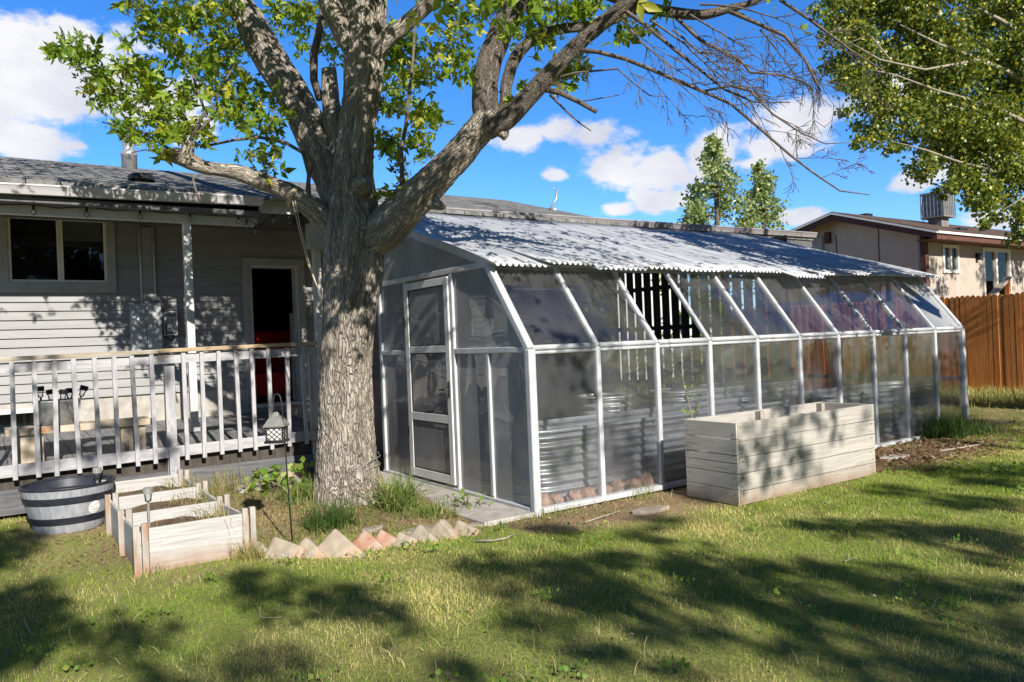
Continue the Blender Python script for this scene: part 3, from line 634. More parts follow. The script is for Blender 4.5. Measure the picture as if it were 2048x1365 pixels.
solar((-3.62,3.25,1.18),(.12,0),'black capped solar light leaning out at the middle of the metal tub',.055,None,sg)
solar((-3.54,3.36,1.18),(0,.1),'black capped solar light partly hidden behind a railing baluster in the tub',.06,None,sg)
solar((-3.47,3.30,1.18),(.35,0),'black capped solar light tilted furthest over the right rim of the tub',.09,None,sg)

# string lights along the porch beam
sl_ = thing('string_lights', 'black cord of clear bulb string lights along the porch beam', 'string lights', (-2.5,4.22,3.4))
def make_string():
    y = 4.215
    pts = [(-5.4,3.39),(-4.3,3.37),(-3.75,3.412),(-3.5,3.385),(-3.226,3.418),(-2.95,3.395),(-2.658,3.425),(-2.38,3.40),(-2.089,3.43),(-1.8,3.405),(-1.504,3.435),(-1.40,3.40),(-1.30,3.33),(-1.22,3.30),(-1.12,3.40),(-1.042,3.47),(-.93,3.45),(-.835,3.46),(-.6,3.46)]
    P = []
    for i in range(len(pts)-1):
        for k in range(6):
            t = k/6; P.append((pts[i][0]*(1-t)+pts[i+1][0]*t, y-.006, pts[i][1]*(1-t)+pts[i+1][1]*t - .02*math.sin(math.pi*t)*0))
    m = MB(); m.tube(P, .006, 6); m.build('cord', MT['black'], sl_, smooth=True)
    for (x, z) in [(-4.3,3.37),(-3.75,3.412),(-3.226,3.418),(-2.658,3.425),(-2.089,3.43),(-1.504,3.435),(-1.40,3.38),(-1.29,3.31),(-1.042,3.47),(-.835,3.46)]:
        m = MB(); m.lathe((x,y-.008,z-.055), [(.014,0),(.016,.03),(.012,.055)], 10); s = m.build('socket', MT['black'], sl_)
        m = MB(); m.lathe((x,y-.008,z-.125), [(.006,0),(.022,.012),(.029,.03),(.026,.048),(.014,.07)], 14); m.build('bulb', MT['bulbglass'], s, smooth=True)
make_string()

# ------------------------------------------------------------------ greenhouse
gh = thing('greenhouse', 'white framed lean-to greenhouse with a corrugated metal roof and a glazed door', 'greenhouse', (4.2,1.6,0))
BW, HK, GW = .8424, 1.570, 3.25
YE, ZE = .673, 2.458       # eave
def roofz(y): return 2.47+.322*(y-.62)
MT['lowglass'] = glassmat('dirty_acrylic', haze=.095, hcol=(.45,.46,.49), tint=(.95,.96,.97), wav=.25, dirt=2.2, rough=.04, refl=.5)
MT['slopeglass'] = glassmat('clear_acrylic', haze=.07, hcol=(.5,.51,.53), tint=(.95,.96,.96), wav=.4, dirt=3, rough=.01, refl=.42, wscale=1.6)
MT['gableglass'] = glassmat('gable_acrylic', haze=.62, hcol=(.66,.66,.66), tint=(.88,.88,.9), wav=.5, dirt=1.5, rough=.03, refl=1.3, wscale=1.4)
MT['opalsheet'] = glassmat('opal_sheet', haze=.66, hcol=(.74,.75,.74), tint=(.8,.8,.8), wav=.5, dirt=1.5, rough=.1, refl=1.3, wscale=1.2)
def corrmat():
    return mat('corrugated_white', (.40,.415,.44), (.66,.67,.69), scale=3.0, stretch=(4.5,.16,.4), rough=.38, spec=.5, metal=.25, c3=(.25,.25,.26), s3=7, lo3=.70, hi3=.76)
MT['corr'] = corrmat()
def make_greenhouse():
    G = gh
    A = MT['alu']
    nB = 10
    for i in range(nB+1):
        x = i*BW; w = .085 if i in (0,nB) else .058
        m = MB(); z0 = float(gz(x,-.05))-.02
        jx = .03 if i == nB else 0
        m.bar((x+jx,0,z0),(x,0,HK),w,w*.9,up=(0,1,0)); m.build('post', A, G, bevel=.012)
        m = MB(); m.bar((x,0,HK),(x,YE,ZE),w*.95,w*.85,up=(0,1,0)); m.build('rafter', A, G, bevel=.012)
        m = MB(); m.bar((x,YE,ZE),(x,4.0,ZE+.318*(4.0-YE)-.01),.05,.05); m.build('roof_rafter', A, G)
    for i in range(nB):
        xa = i*BW+.03; xb = (i+1)*BW-.03
        m = MB(); m.tube([(xa,-.008,HK+.012),(xb,-.008,HK+.012)],.028,10); m.tube([(xa,.0,HK-.034),(xb,.0,HK-.034)],.020,8); m.build('knee_rail', A, G, smooth=True)
        # lower pane
        m = MB(); zb = float(gz(i*BW+.4,-.05)); m.box(xa-.005,xb+.005,.004,.008,max(.04,zb*.5),HK-.03); m.build('wall_pane', MT['lowglass'], G)
        if i != 2:
            a = .05; Lx = math.hypot(YE,ZE-HK); dy, dz = YE/Lx, (ZE-HK)/Lx
            m = MB(); m.obox(((xa+xb)/2,(YE)/2,(HK+ZE)/2),((xb-xa)/2+.006,0,0),(0,dy*(Lx/2-.02),dz*(Lx/2-.02)),(0,-dz*.002,dy*.002))
            m.build('slope_pane', MT['opalsheet'] if i == 9 else MT['slopeglass'], G)
    m = MB(); m.bar((0,YE+.01,ZE-.02),(nB*BW,YE+.01,ZE-.02),.05,.06); m.build('eave_rail', A, G)
    m = MB(); m.bar((.05,-.015,.03),(3*BW,-.015,.03),.09,.05); m.bar((3*BW,-.015,.0),(9*BW,-.015,.0),.09,.05); m.build('base_sill', A, G, bevel=.006)
    # near gable (X = 0): posts, rails
    D0, D1 = 1.43, 2.49
    m = MB(); m.box(-.032,.032,GW-.035,GW+.035,0,ZE); m.build('post', A, G, bevel=.01)
    m = MB(); m.box(-.032,.032,D0-.06,D0-.002,.05,ZE-.03); m.build('door_post', A, G, bevel=.008)
    m = MB(); m.box(-.032,.032,D1+.002,D1+.05,.05,ZE-.03); m.build('door_post', A, G, bevel=.008)
    m = MB(); m.box(-.028,.028,.69,.74,.05,HK-.03); m.build('mullion', A, G, bevel=.008)
    m = MB(); m.box(-.034,.034,.62,GW-.035,ZE-.03,ZE+.03); m.build('header_rail', A, G, bevel=.008)
    m = MB(); m.box(-.03,.03,.05,D0-.06,HK-.03,HK+.03); m.build('knee_rail', A, G, bevel=.008)
    m = MB(); m.box(-.03,.03,D1+.05,GW-.035,HK-.03,HK+.03); m.build('knee_rail', A, G, bevel=.008)
    m = MB(); m.box(-.045,.045,.05,GW+.03,0,.06); m.build('base_sill', A, G, bevel=.006)
    m = MB(); m.bar((-.0,.60,2.475),(-.0,4.0,2.47+.322*3.4),.07,.06); m.build('gable_rake', A, G, bevel=.01)
    # gable panes
    def pane(name, poly, x, mt): 
        m = MB(); m.prism(poly, 0, x, x+.004); fixnormals(m.build(name, mt, G))
    pane('gable_pane', [(.74,.06),(D0-.06,.06),(D0-.06,HK-.03),(.74,HK-.03)], .0, MT['gableglass'])
    pane('gable_pane', [(.045,.06),(.69,.06),(.69,HK-.03),(.045,HK-.03)], .0, MT['gableglass'])
    pane('gable_pane', [(.045,HK+.03),(D0-.06,HK+.03),(D0-.06,ZE-.03),(YE-.02,ZE-.03)], .0, MT['gableglass'])
    pane('gable_pane', [(D1+.05,.06),(GW-.035,.06),(GW-.035,HK-.03),(D1+.05,HK-.03)], .0, MT['gableglass'])
    pane('gable_pane', [(D1+.05,HK+.03),(GW-.035,HK+.03),(GW-.035,ZE-.03),(D1+.05,ZE-.03)], .0, MT['gableglass'])
    pane('gable_pane', [(.66,ZE+.03),(GW,ZE+.03),(GW,ZE+.322*(GW-.62)-.02),(.66,ZE+.031)], .0, MT['opalsheet'])
    # door
    z0, z1 = .09, 2.40
    m = MB(); st = .095
    m.box(-.05,-.012,D0+.005,D0+st,z0,z1); m.box(-.05,-.012,D1-st,D1-.005,z0,z1)
    for (a, b) in ((z0,z0+.10),(.765,.86),(1.56,1.64),(z1-.085,z1)): m.box(-.0485,-.0135,D0+st,D1-st,a,b)
    d = m.build('door', MT['door_alu'], G, bevel=.005)
    for (a, b) in ((z0+.10,.765),(.86,1.56),(1.64,z1-.085)):
        m = MB(); m.box(-.032,-.028,D0+st,D1-st,a,b); m.build('pane', MT['gableglass'], d)
        m = MB(); g = .012
        m.box(-.042,-.02,D0+st,D0+st+g,a,b); m.box(-.042,-.02,D1-st-g,D1-st,a,b); m.box(-.042,-.02,D0+st+g,D1-st-g,a,a+g); m.box(-.042,-.02,D0+st+g,D1-st-g,b-g,b); m.build('gasket', MT['black'], d)
    m = MB(); m.box(-.062,-.05,D0+.03,D0+.055,1.06,1.24); m.tube([(-.06,D0+.045,1.15),(-.09,D0+.045,1.15),(-.092,D0+.19,1.145)],.010,8); m.build('handle', MT['black'], d, smooth=False)
    for z in (.62,1.93):
        m = MB(); m.box(-.058,-.03,D1-.015,D1+.012,z-.055,z+.055); m.build('hinge', MT['black'], d)
    # far gable and back frame
    X = nB*BW
    for y in (1.15,2.25,GW):
        m = MB(); m.box(X-.03,X+.03,y-.03,y+.03,.05,2.5+.33*(y-.6) if y < 3 else ZE+.8); m.build('post', A, G)
    for z in (.78,ZE):
        m = MB(); m.box(X-.028,X+.028,.05 if z < 1 else YE,GW,z-.035,z+.035); m.build('gable_rail', A, G)
    m = MB(); m.prism([(YE,ZE+.04),(GW,ZE+.04),(GW,ZE+.88)], 0, X, X+.004); m.build('gable_pane', MT['opalsheet'], G)
    m = MB(); m.box(X,X+.004,.05,GW-.03,.06,.74); m.build('gable_pane', MT['lowglass'], G)
    m = MB(); m.bar((X,.6,2.475),(X,4.0,2.47+.322*3.4),.06,.06); m.build('gable_rake', A, G)
    # roof sheets
    sw = .665; x = -.06; pitch = .076; amp = .0165; k = 0
    while x < X+.02:
        n = 10*8; us = np.linspace(0, sw+.05, n+1)
        y0 = .40+random.uniform(-.05,.07)+(.10 if k in (3,) else 0)-(.12 if k == 7 else 0); zoff = random.uniform(0,.010); sk = random.uniform(-.05,.05); dip = random.uniform(-.02,.012)+(-.05 if k == 7 else 0)
        ys = np.linspace(0, 1, 9)
        V = []; 
        for t in ys:
            yy = y0+(4.0-y0)*t
            w = amp*np.sin(2*np.pi*(x+us)/pitch)
            zz = roofz(yy)+.022+zoff+w+(k%2)*.006 + dip*(1-t)**6 + .008*np.sin(9*t+k)
            V.append(np.c_[x+us, yy+sk*(us/sw-.5)*(1-t), zz])
        V = np.concatenate(V); m1 = n+1; I = np.arange(len(ys)*m1).reshape(len(ys), m1)
        F = np.stack([I[:-1,:-1], I[:-1,1:], I[1:,1:], I[1:,:-1]], -1).reshape(-1,4)
        o = npmesh('roof_sheet', V, F, MT['corr'], G, smooth=True)
        s = o.modifiers.new('thick','SOLIDIFY'); s.thickness = .0015
        x += sw; k += 1
make_greenhouse()

# path, dirt floor, tanks, rocks inside
m = MB(); m.box(-.62,-.05,-.05,3.6,-.05,.035); m.build('path', MT['concrete'], None, bevel=.01, kind='structure')
def stadium(x0, x1, y0, y1, n=14):
    r = min((y1-y0),(x1-x0))/2; pts = []
    if (x1-x0) >= (y1-y0):
        for j in range(n+1): q = -math.pi/2+math.pi*j/n; pts.append((x1-r+r*math.cos(q), (y0+y1)/2+r*math.sin(q)))
        for j in range(n+1): q = math.pi/2+math.pi*j/n; pts.append((x0+r+r*math.cos(q), (y0+y1)/2+r*math.sin(q)))
    return pts
def tank(label, x0, x1, y0, y1, z0, z1, pitch=.09):
    t = thing('stock_tank', label, 'stock tank', ((x0+x1)/2,(y0+y1)/2,z0))
    base = np.array(stadium(x0,x1,y0,y1)); c = base.mean(0)
    # outward normals
    d = np.roll(base,-1,0)-np.roll(base,1,0); nrm = np.c_[d[:,1],-d[:,0]]; nrm /= (np.linalg.norm(nrm,axis=1,keepdims=True)+1e-9)
    zs = np.linspace(z0, z1, int((z1-z0)/pitch*9)+2); V = []
    for z in zs: V.append(np.c_[base+nrm*(.016*math.sin(2*math.pi*(z-z0)/pitch)), np.full(len(base),z)])
    V = np.concatenate(V); n = len(base); I = np.arange(len(zs)*n).reshape(len(zs),n); J = np.roll(I,-1,1)
    F = np.stack([I[:-1], J[:-1], J[1:], I[1:]], -1).reshape(-1,4)
    npmesh('tank_wall', V, F, MT['galv_dark'], t, smooth=True)
    m = MB(); P = [(a,b,z1) for a,b in base+nrm*.006]; m.tube(P+[P[0]], .022, 8, cap=False); m.build('rim', MT['galv'], t, smooth=True)
    m = MB(); m.add([(a,b,z1-.12) for a,b in base], [tuple(range(n))]); m.build('soil_fill', MT['soil'], t)
    return t
tank('long corrugated steel bed just behind the front panes near the greenhouse corner', .12, 4.6, .30, 1.10, 0, .72)
tank('dark corrugated steel bed at the back of the greenhouse by the slats', 4.2, 7.6, 2.1, 2.9, 0, .78)
tank('dark corrugated steel bed at the far end behind the front panes', 5.1, 8.25, .22, 1.0, 0, .72)
tank('small round corrugated tub behind the long front bed', 2.3, 3.0, 1.6, 2.3, 0, .86)
def rock(c, r, seed):
    import bmesh
    bm = bmesh.new(); bmesh.ops.create_icosphere(bm, subdivisions=3, radius=1)
    for v in bm.verts:
        n = noise.noise(v.co*1.6+Vector((seed,seed*2,0)))*.35 + noise.noise(v.co*4+Vector((seed,0,seed)))*.12
        v.co = Vector((v.co.x*r[0], v.co.y*r[1], v.co.z*r[2]))*(1+n)
        v.co.z = max(v.co.z, -r[2]*.6)
    me = bpy.data.meshes.new('rock'); bm.to_mesh(me); bm.free(); me.materials.append(MT['rock'])
    o = finish('rock', me); o.location = c; return o
rl = ['flat reddish rock inside the corner pane against the steel bed','lumpy reddish rock second from the greenhouse corner post','largest tan rock leaning on the steel bed by the second post',
      'low tan rock just before the second front post','pinkish upright rock just past the second front post','tall pinkish rock in the middle of the second front pane','small tan rock near the third front post','low reddish rock by the third front post']
for i, x in enumerate((.16,.36,.58,.76,.98,1.2,1.42,1.58)):
    s = random.uniform(.75,1.15); o = rock((x,.15+random.uniform(-.02,.03),.06),(.11*s,.085*s,.11*s*random.uniform(.7,1.2)),i*3.7)
    tag(o, rl[i], 'rock', 'rocks along the steel bed inside the front panes')
gl_ = ['brown rock beside the corner post seen through the end pane','brown rock under the end pane further from the corner post']
for i, y in enumerate((.3,.62)):
    tag(rock((.13,y,.04),(.09,.11,.09),20+i), gl_[i], 'rock', 'rocks along the steel bed inside the front panes')

# slatted screen behind, closing the carport
scr = thing('slat_screen', 'dark wooden slatted screen behind the greenhouse with daylight between the slats', 'screen', (8.75,6,0))
def make_screen():
    y = 3.34; X = 8.75; k = 0
    while y < 8.6:
        m = MB(); h = .215 if y > 3.5 else .5
        m.box(X,X+.022,y,y+h,0.05,3.52); m.build('slat', MT['slat'], scr); y += h+.075
    for z in (.5,1.78,2.72):
        m = MB(); m.box(X+.022,X+.06,3.34,8.6,z,z+.10); m.build('rail', MT['slat'], scr)
    m = MB(); m.box(X+.0,X+.03,8.62,11,0,3.6); m.build('solid_panel', MT['slat'], scr)
make_screen()

# ------------------------------------------------------------------ planter box
MT['plankend'] = mat('whitewashed_planks_end', (.46,.42,.36), (.54,.50,.44), scale=9, stretch=(.8,.35,9), rough=.8, bump=.3, bscale=14, c3=(.26,.20,.14), s3=7, lo3=.58, hi3=.74, stain=(.25,.17,.11))
def make_box():
    B = thing('planter_box', 'long whitewashed wooden planter box standing before the greenhouse panes', 'planter', (2.7,-.78,0))
    x0, x1, y0, y1, H = 1.58, 3.90, -1.12, -.46, .79
    hs = [0,.135,.30,.455,.61,H]
    for i in range(5):
        m = MB(); m.box(x0+.024+random.uniform(-.003,.003),x1+random.uniform(-.01,.006),y0-.002+random.uniform(-.003,.003),y0+.024,hs[i]+.003,hs[i+1]-.003); m.build('front_plank', MT['plankwood'], B, bevel=.003)
        m = MB(); m.box(x0+.03,x1,y1-.024,y1,hs[i]+.003,hs[i+1]-.003); m.build('back_plank', MT['plankwood'], B, bevel=.003)
    he = [0,.135,.245,.38,.475,.63,H]; he = [0,.15,.30,.40,.48,.63,H]
    for i in range(6):
        m = MB(); m.box(x0+random.uniform(-.003,.002),x0+.022,y0,y1,he[i]+.003,he[i+1]-.003); m.build('end_plank', MT['plankend'], B, bevel=.003)
        m = MB(); m.box(x1-.05,x1-.028,y0+.026,y1-.026,he[i]+.003,he[i+1]-.003); m.build('end_plank', MT['plankend'], B, bevel=.003)
    for (x, y) in ((x0+.06,y0+.06),(x1-.09,y0+.06),(x0+.06,y1-.06),(x1-.09,y1-.06),(2.7,y1-.06),(2.7,y0+.06)):
        m = MB(); m.box(x-.035,x+.035,y-.034,y+.034,0,H-.01); m.build('inner_post', MT['bedpost'], B, bevel=.003)
    m = MB()
    for i in range(5):
        for x in (x0+.05,x0+.07,x1-.06,x1-.09): m.lathe((x+random.uniform(-.008,.008),y0-.003,(hs[i]+hs[i+1])/2+random.choice((-.04,.04))),[(.0065,0),(.006,.003)],8,(0,-1,0))
    for i in range(6):
        for y in (y0+.04,y1-.04): m.lathe((x0-.002,y,(he[i]+he[i+1])/2+random.choice((-.03,.03))),[(.0065,0),(.006,.003)],8,(-1,0,0))
    m.build('screw', MT['black'], B)
    m = MB(); m.box(x0+.03,x1-.06,y0+.03,y1-.03,.02,.42); m.build('soil_fill', MT['soil'], B)
    B.rotation_euler = (0,0,rad(-.6))
make_box()

# ------------------------------------------------------------------ raised bed of three boxes
def make_bed():
    B = thing('raised_bed', 'low weathered three-section wooden raised bed full of dry weeds', 'raised bed', (-2.95,1.4,0))
    xs = (-3.35,-2.55); ys = [.45,1.12,1.78,2.42]
    def g(y): return float(gz(-2.95,y))
    for i, y in enumerate(ys):
        z0 = g(y)-.03; off = .012*i
        m = MB(); m.box(xs[0]+.055-off,xs[1]-.055-.03*i,y,y+.022,z0,g(y)+.335); m.build('cross_board', MT['bedwood'], B, bevel=.003)
        for j, x in enumerate(xs):
            xx = x-off if j == 0 else x-.03*i
            for dx in (-.055,.005):
                m = MB(); m.box(xx+dx,xx+dx+.045,y-.012,y+.032,z0,g(y)+.375+random.uniform(-.008,.008)); m.build('corner_post', MT['bedpost'], B, bevel=.003)
    for i in range(3):
        for j, x in enumerate(xs):
            xa = (x-.012*i) if j == 0 else x-.03*i; xb = (x-.012*(i+1)) if j == 0 else x-.03*(i+1)
            ya, yb = ys[i]+.034, ys[i+1]-.014; za, zb = g(ys[i]), g(ys[i+1])
            c = ((xa+xb)/2-.005,(ya+yb)/2,(za+zb)/2+.14)
            m = MB(); m.obox(c,(.011,0,0),((xb-xa)/2,(yb-ya)/2,(zb-za)/2),(0,0,.165)); m.build('side_board', MT['bedwood'], B, bevel=.003)
        m = MB(); X = np.linspace(xs[0]+.0,xs[1]-.03*i-.03,12); Y = np.linspace(ys[i]+.025,ys[i+1]-.005,10)
        V = [(x,y,g(y)+.20+.03*noise.noise((x*6,y*6,1))+.05*math.exp(-((x+2.95)/.3)**2)) for x in X for y in Y]
        F = [(a*10+b,a*10+b+10,a*10+b+11,a*10+b+1) for a in range(11) for b in range(9)]
        m.add(V,F); m.build('soil_fill', MT['soil'], B, smooth=True)
make_bed()

# barrel planter
def make_barrel():
    c = np.array([-3.67,2.27,float(gz(-3.67,2.27))-.01]); B = thing('barrel_planter', 'grey half barrel planter with two dark hoops beside the raised bed', 'planter', tuple(c))
    R0, R1, H = .275, .385, .40
    prof = [(R0+(R1-R0)*(t**.85), H*t) for t in np.linspace(0,1,15)]
    m = MB(); n = 40
    full = prof+[(R1+.004,H+.006),(R1-.012,H+.010),(R1-.02,H+.004)]
    m.lathe(c, full, n); m.f.pop(); m.build('staves', MT['stave'], B, smooth=False)
    m = MB(); m.lathe(c+np.array([0,0,H-.14]), [(R1-.075,0),(R1-.045,.07),(R1-.018,.144)], n); m.f.pop(); m.build('shaded_inside', MT['hoop'], B, smooth=True)  # inner wall in a dark colour that stands in for the shade inside
    def hoop(t0, t1):
        ra = R0+(R1-R0)*t0**.85; rb = R0+(R1-R0)*t1**.85
        q = MB(); q.lathe(c, [(ra-.004,H*t0),(ra+.007,H*t0+.002),(rb+.007,H*t1-.002),(rb-.004,H*t1)], n); return q.build('hoop', MT['hoop'], B)
    hoop(.66,.82); hoop(.20,.36)
    m = MB(); m.tube([c+np.array([(R1-.008)*math.cos(q),(R1-.008)*math.sin(q),H+.006]) for q in np.linspace(0,2*math.pi,49)], .015, 8, cap=False); m.build('rim', MT['hoop'], B, smooth=True)
    m = MB(); m.lathe(c+np.array([0,0,H-.12]), [(R1-.07,0),(.01,.02)], 24); m.build('soil_fill', MT['soil'], B)
    # paper sticker, bent round the staves
    a0 = math.atan2(CAM[1]-c[1], CAM[0]-c[0]); V = []; k = 9
    def P(a, z, o): 
        t = z/H; r = R0+(R1-R0)*t**.85+o; return (c[0]+r*math.cos(a), c[1]+r*math.sin(a), c[2]+z)
    m = MB(); ac = a0+.62; ring = [(ac+.16*math.cos(q), .205+.058*math.sin(q)) for q in np.linspace(0,2*math.pi,29)[:-1]]
    m.add([P(ac,.205,.005)]+[P(a,z,.005) for a,z in ring],[(0,1+j,1+(j+1)%28) for j in range(28)]); st = m.build('sticker', MT['paper'], B)
    m = MB()
    for z, w in ((.178,.10),(.19,.12),(.16,.07)):
        q = np.linspace(-w,w,7)
        for i in range(6): m.quad(P(ac+q[i],z,.0065),P(ac+q[i+1],z,.0065),P(ac+q[i+1],z+.004,.0065),P(ac+q[i],z+.004,.0065))
    q = np.linspace(-.13,.13,13)
    for i in range(12):
        f = lambda s: .222+.012*math.sin(s*22)
        m.quad(P(ac+q[i],f(q[i]),.0065),P(ac+q[i+1],f(q[i+1]),.0065),P(ac+q[i+1],f(q[i+1])+.006,.0065),P(ac+q[i],f(q[i])+.006,.0065))
    m.build('sticker_print', MT['print'], st)
    return c
MT['stave'] = mat('grey_staves', (.25,.26,.285), (.35,.36,.385), scale=6, stretch=(5,5,.5), rough=.6, bump=.25, bscale=14)
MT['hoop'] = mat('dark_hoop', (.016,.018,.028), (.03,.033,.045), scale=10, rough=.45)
MT['paper'] = mat('paper_label', (.72,.70,.68), (.8,.79,.77), scale=8, rough=.7)
MT['print'] = mat('label_ink', (.35,.33,.34), (.45,.43,.43), scale=8, rough=.8)
bc = make_barrel()
solar((bc[0]+.24,bc[1]+.05,bc[2]+.28),(.03,0),'steel capped solar light standing in the half barrel planter',.12,MT['steel'])
solar((-3.20,1.02,.20),(0,0),'slim steel solar light at the front left of the raised bed',.26,MT['steel'])

# lantern on a shepherd hook
def make_lantern():
    b = at(586,1100,2,0.0); px = 241.0
    L_ = thing('garden_lantern', 'black shepherd hook with a hanging solar lantern beside the brick edging', 'lantern', tuple(b))
    right = np.array([_r0[0], _r0[1], 0])
    def Q(x, y): return b+right*((x-584)/px)+np.array([0,0,(1100-y)/px])+right*((1100-y)/px*-.02)
    top = [Q(584,1101),Q(582,1000),Q(581,900),Q(580,830),Q(579,805),Q(577,793),Q(572,787),Q(566,789),Q(563,797),Q(563,812),Q(564,822)]
    m = MB(); m.tube(top, .0065, 8); m.build('pole', MT['black'], L_, smooth=True)
    c = Q(566,850); 
    def sq(r, z): return [(c[0]+right[0]*sx*r-right[1]*sy*r, c[1]+right[1]*sx*r+right[0]*sy*r, c[2]+z) for sx,sy in ((-1,-1),(1,-1),(1,1),(-1,1))]
    m = MB(); prof = [(.084,-.012),(.088,0),(.05,.062),(.022,.085),(.022,.10),(.010,.112)]
    V = []; [V.extend(sq(r,z)) for r,z in prof]; F = [(0,3,2,1)]
    for i in range(len(prof)-1):
        for j in range(4): F.append((i*4+j,i*4+(j+1)%4,i*4+4+(j+1)%4,i*4+4+j))
    F.append(tuple(len(prof)*4-4+j for j in range(4))); m.add(V,F); m.build('lantern_roof', MT['lanternroof'], L_, bevel=.004)
    m = MB(); V = sq(.058,-.118)+sq(.062,-.012); m.add(V,[(0,3,2,1),(4,5,6,7)]+[(j,(j+1)%4,4+(j+1)%4,4+j) for j in range(4)]); m.build('lamp_shade', MT['frost'], L_)
    m = MB()
    A = [np.array(q) for q in sq(.066,-.12)]; Bq = [np.array(q) for q in sq(.069,-.012)]
    for j in range(4):
        a0,a1,b0,b1 = A[j],A[(j+1)%4],Bq[j],Bq[(j+1)%4]
        m.tube([a0,b0],.006,6)
        for k in range(1,5):
            t = k/4
            m.tube([a0*(1-t)+a1*t, b0+(a0-b0)*(1-t) if False else b0*t+a0*(1-t)],.0022,5) if False else None
        for k in (-.66,-.33,0,.33,.66):
            for sgn in (1,-1):
                # diagonal bar clipped to the face
                pts = []
                for t in np.linspace(0,1,13):
                    u = .5+k+sgn*(t-.5)*.9
                    if 0 <= u <= 1: pts.append((a0*(1-u)+a1*u)*(1-t)+(b0*(1-u)+b1*u)*t)
                if len(pts) > 1: m.tube([pts[0],pts[-1]],.0022,4)
    m.build('cage', MT['black'], L_)
    m = MB(); V = sq(.082,-.142)+sq(.082,-.119); m.add(V,[(0,3,2,1),(4,5,6,7)]+[(j,(j+1)%4,4+(j+1)%4,4+j) for j in range(4)]); m.build('lantern_base', MT['black'], L_, bevel=.004)
MT['lanternroof'] = mat('lantern_metal', (.20,.20,.18), (.30,.30,.27), scale=9, rough=.4, metal=.3)
MT['frost'] = mat('frosted_shade', (.66,.65,.60), (.76,.75,.70), scale=9, rough=.5)
make_lantern()

# brick edging
def make_bricks():
    B = [(522,1105,28,.8,55,.10,'narrow worn brick against the raised bed corner post'),
         (572,1116,66,1.0,38,.22,'broad tan paver brick left of the lantern pole with a pressed slot'),
         (621,1112,54,1.0,42,.20,'pointed tan paver brick just right of the lantern pole'),
         (681,1108,78,1.0,40,.23,'widest pale paver brick, third past the lantern pole'),
         (738,1095,58,1.0,40,.20,'paver brick with a bright orange-red worn top edge'),
         (775,1088,52,1.0,44,.20,'orange tinted paver brick with a broken corner beside the reddest brick'),
         (812,1087,42,.9,42,.17,'small tan paver brick with a pressed slot in the middle of the row'),
         (848,1080,52,1.0,48,.20,'greyish grass-covered paver brick before the last two in the row'),
         (890,1073,56,1.1,46,.22,'tall pale triangular-looking paver brick second from the greenhouse end'),
         (932,1068,50,1.0,40,.20,'last pale paver brick at the greenhouse end of the row')]
    dirs = _r0
    for i, (px, py, w, s, ang, sz, lab) in enumerate(B):
        p = at(px, py, 2, 0.0); z = float(gz(p[0],p[1]))
        hw = w/241*.5*.96
        t = thing('edging_brick', lab, 'brick', (p[0],p[1],z), 'paver bricks set on edge round the tree bed')
        hl, hs = hw*1.12, hw*.80; ang = random.uniform(18,46) if i not in (8,) else 44
        m = MB(); m.box(-hl,hl,-.06,.06,-hs,hs)
        V = np.array(m.v); a = rad(ang); R_ = np.array([[math.cos(a),0,math.sin(a)],[0,1,0],[-math.sin(a),0,math.cos(a)]])
        tl = rad(-20+random.uniform(-10,10)); Rx = np.array([[1,0,0],[0,math.cos(tl),-math.sin(tl)],[0,math.sin(tl),math.cos(tl)]])
        ya = math.atan2(_r0[1],_r0[0])+random.uniform(-.4,.15); Rz = np.array([[math.cos(ya),-math.sin(ya),0],[math.sin(ya),math.cos(ya),0],[0,0,1]])
        V = V@R_.T@Rx.T@Rz.T + np.array([p[0],p[1],z+hw*.04])
        m.v = [tuple(v) for v in V]; 
        mt = MT['brick_red'] if i in (4,5) else (MT['brick_dim'] if i in (7,0) else MT['brick'])
        m.build('block', mt, t, bevel=.022)
        if i in (1,2,6):
            q = MB(); q.box(-hw*.35,hw*.6,-.0625,-.059,hw*.02,hw*.26); V = np.array(q.v)@R_.T@Rx.T@Rz.T + np.array([p[0],p[1],z+hw*.04]); q.v = [tuple(v) for v in V]; q.build('slot', MT['brick_dim'], t)
MT['brick'] = mat('tan_paver', (.29,.235,.175), (.40,.34,.265), scale=9, rough=.95, bump=.5, bscale=40, c3=(.48,.25,.15), s3=5, lo3=.58, hi3=.7)
MT['brick_red'] = mat('red_paver', (.33,.16,.10), (.40,.31,.245), scale=7, rough=.95, bump=.5, bscale=40)
MT['brick_dim'] = mat('grey_paver', (.25,.215,.17), (.35,.30,.24), scale=9, rough=.95, bump=.5, bscale=40)
make_bricks()
for (px, py, sx, sy, lab, a) in ((845,1060,.24,.09,'flat grey stone lying behind the brick row',.3),(745,1066,.12,.07,'small flat stone behind the reddest brick',-.2),(1300,1022,.22,.09,'flat pale stepping stone in the grass before the second front post',.2),
                             (960,1046,.11,.07,'pale broken stone at the greenhouse corner',.5),(1790,914,.26,.13,'cracked white concrete slab beside the planter box end',.15)):
    p = at(px,py,2,0.02); z = float(gz(p[0],p[1]))
    m = MB(); n = 11; pts = [(p[0]+sx*math.cos(2*math.pi*j/n+a)*random.uniform(.8,1.1), p[1]+sy*math.cos(a)*math.sin(2*math.pi*j/n)*random.uniform(.8,1.1)) for j in range(n)]
    m.prism(pts, 2, z-.02, z+.028); tag(fixnormals(m.build('flat_stone', MT['concrete'] if px > 1700 else MT['brick_dim'], None, bevel=.008)), lab, 'stone')
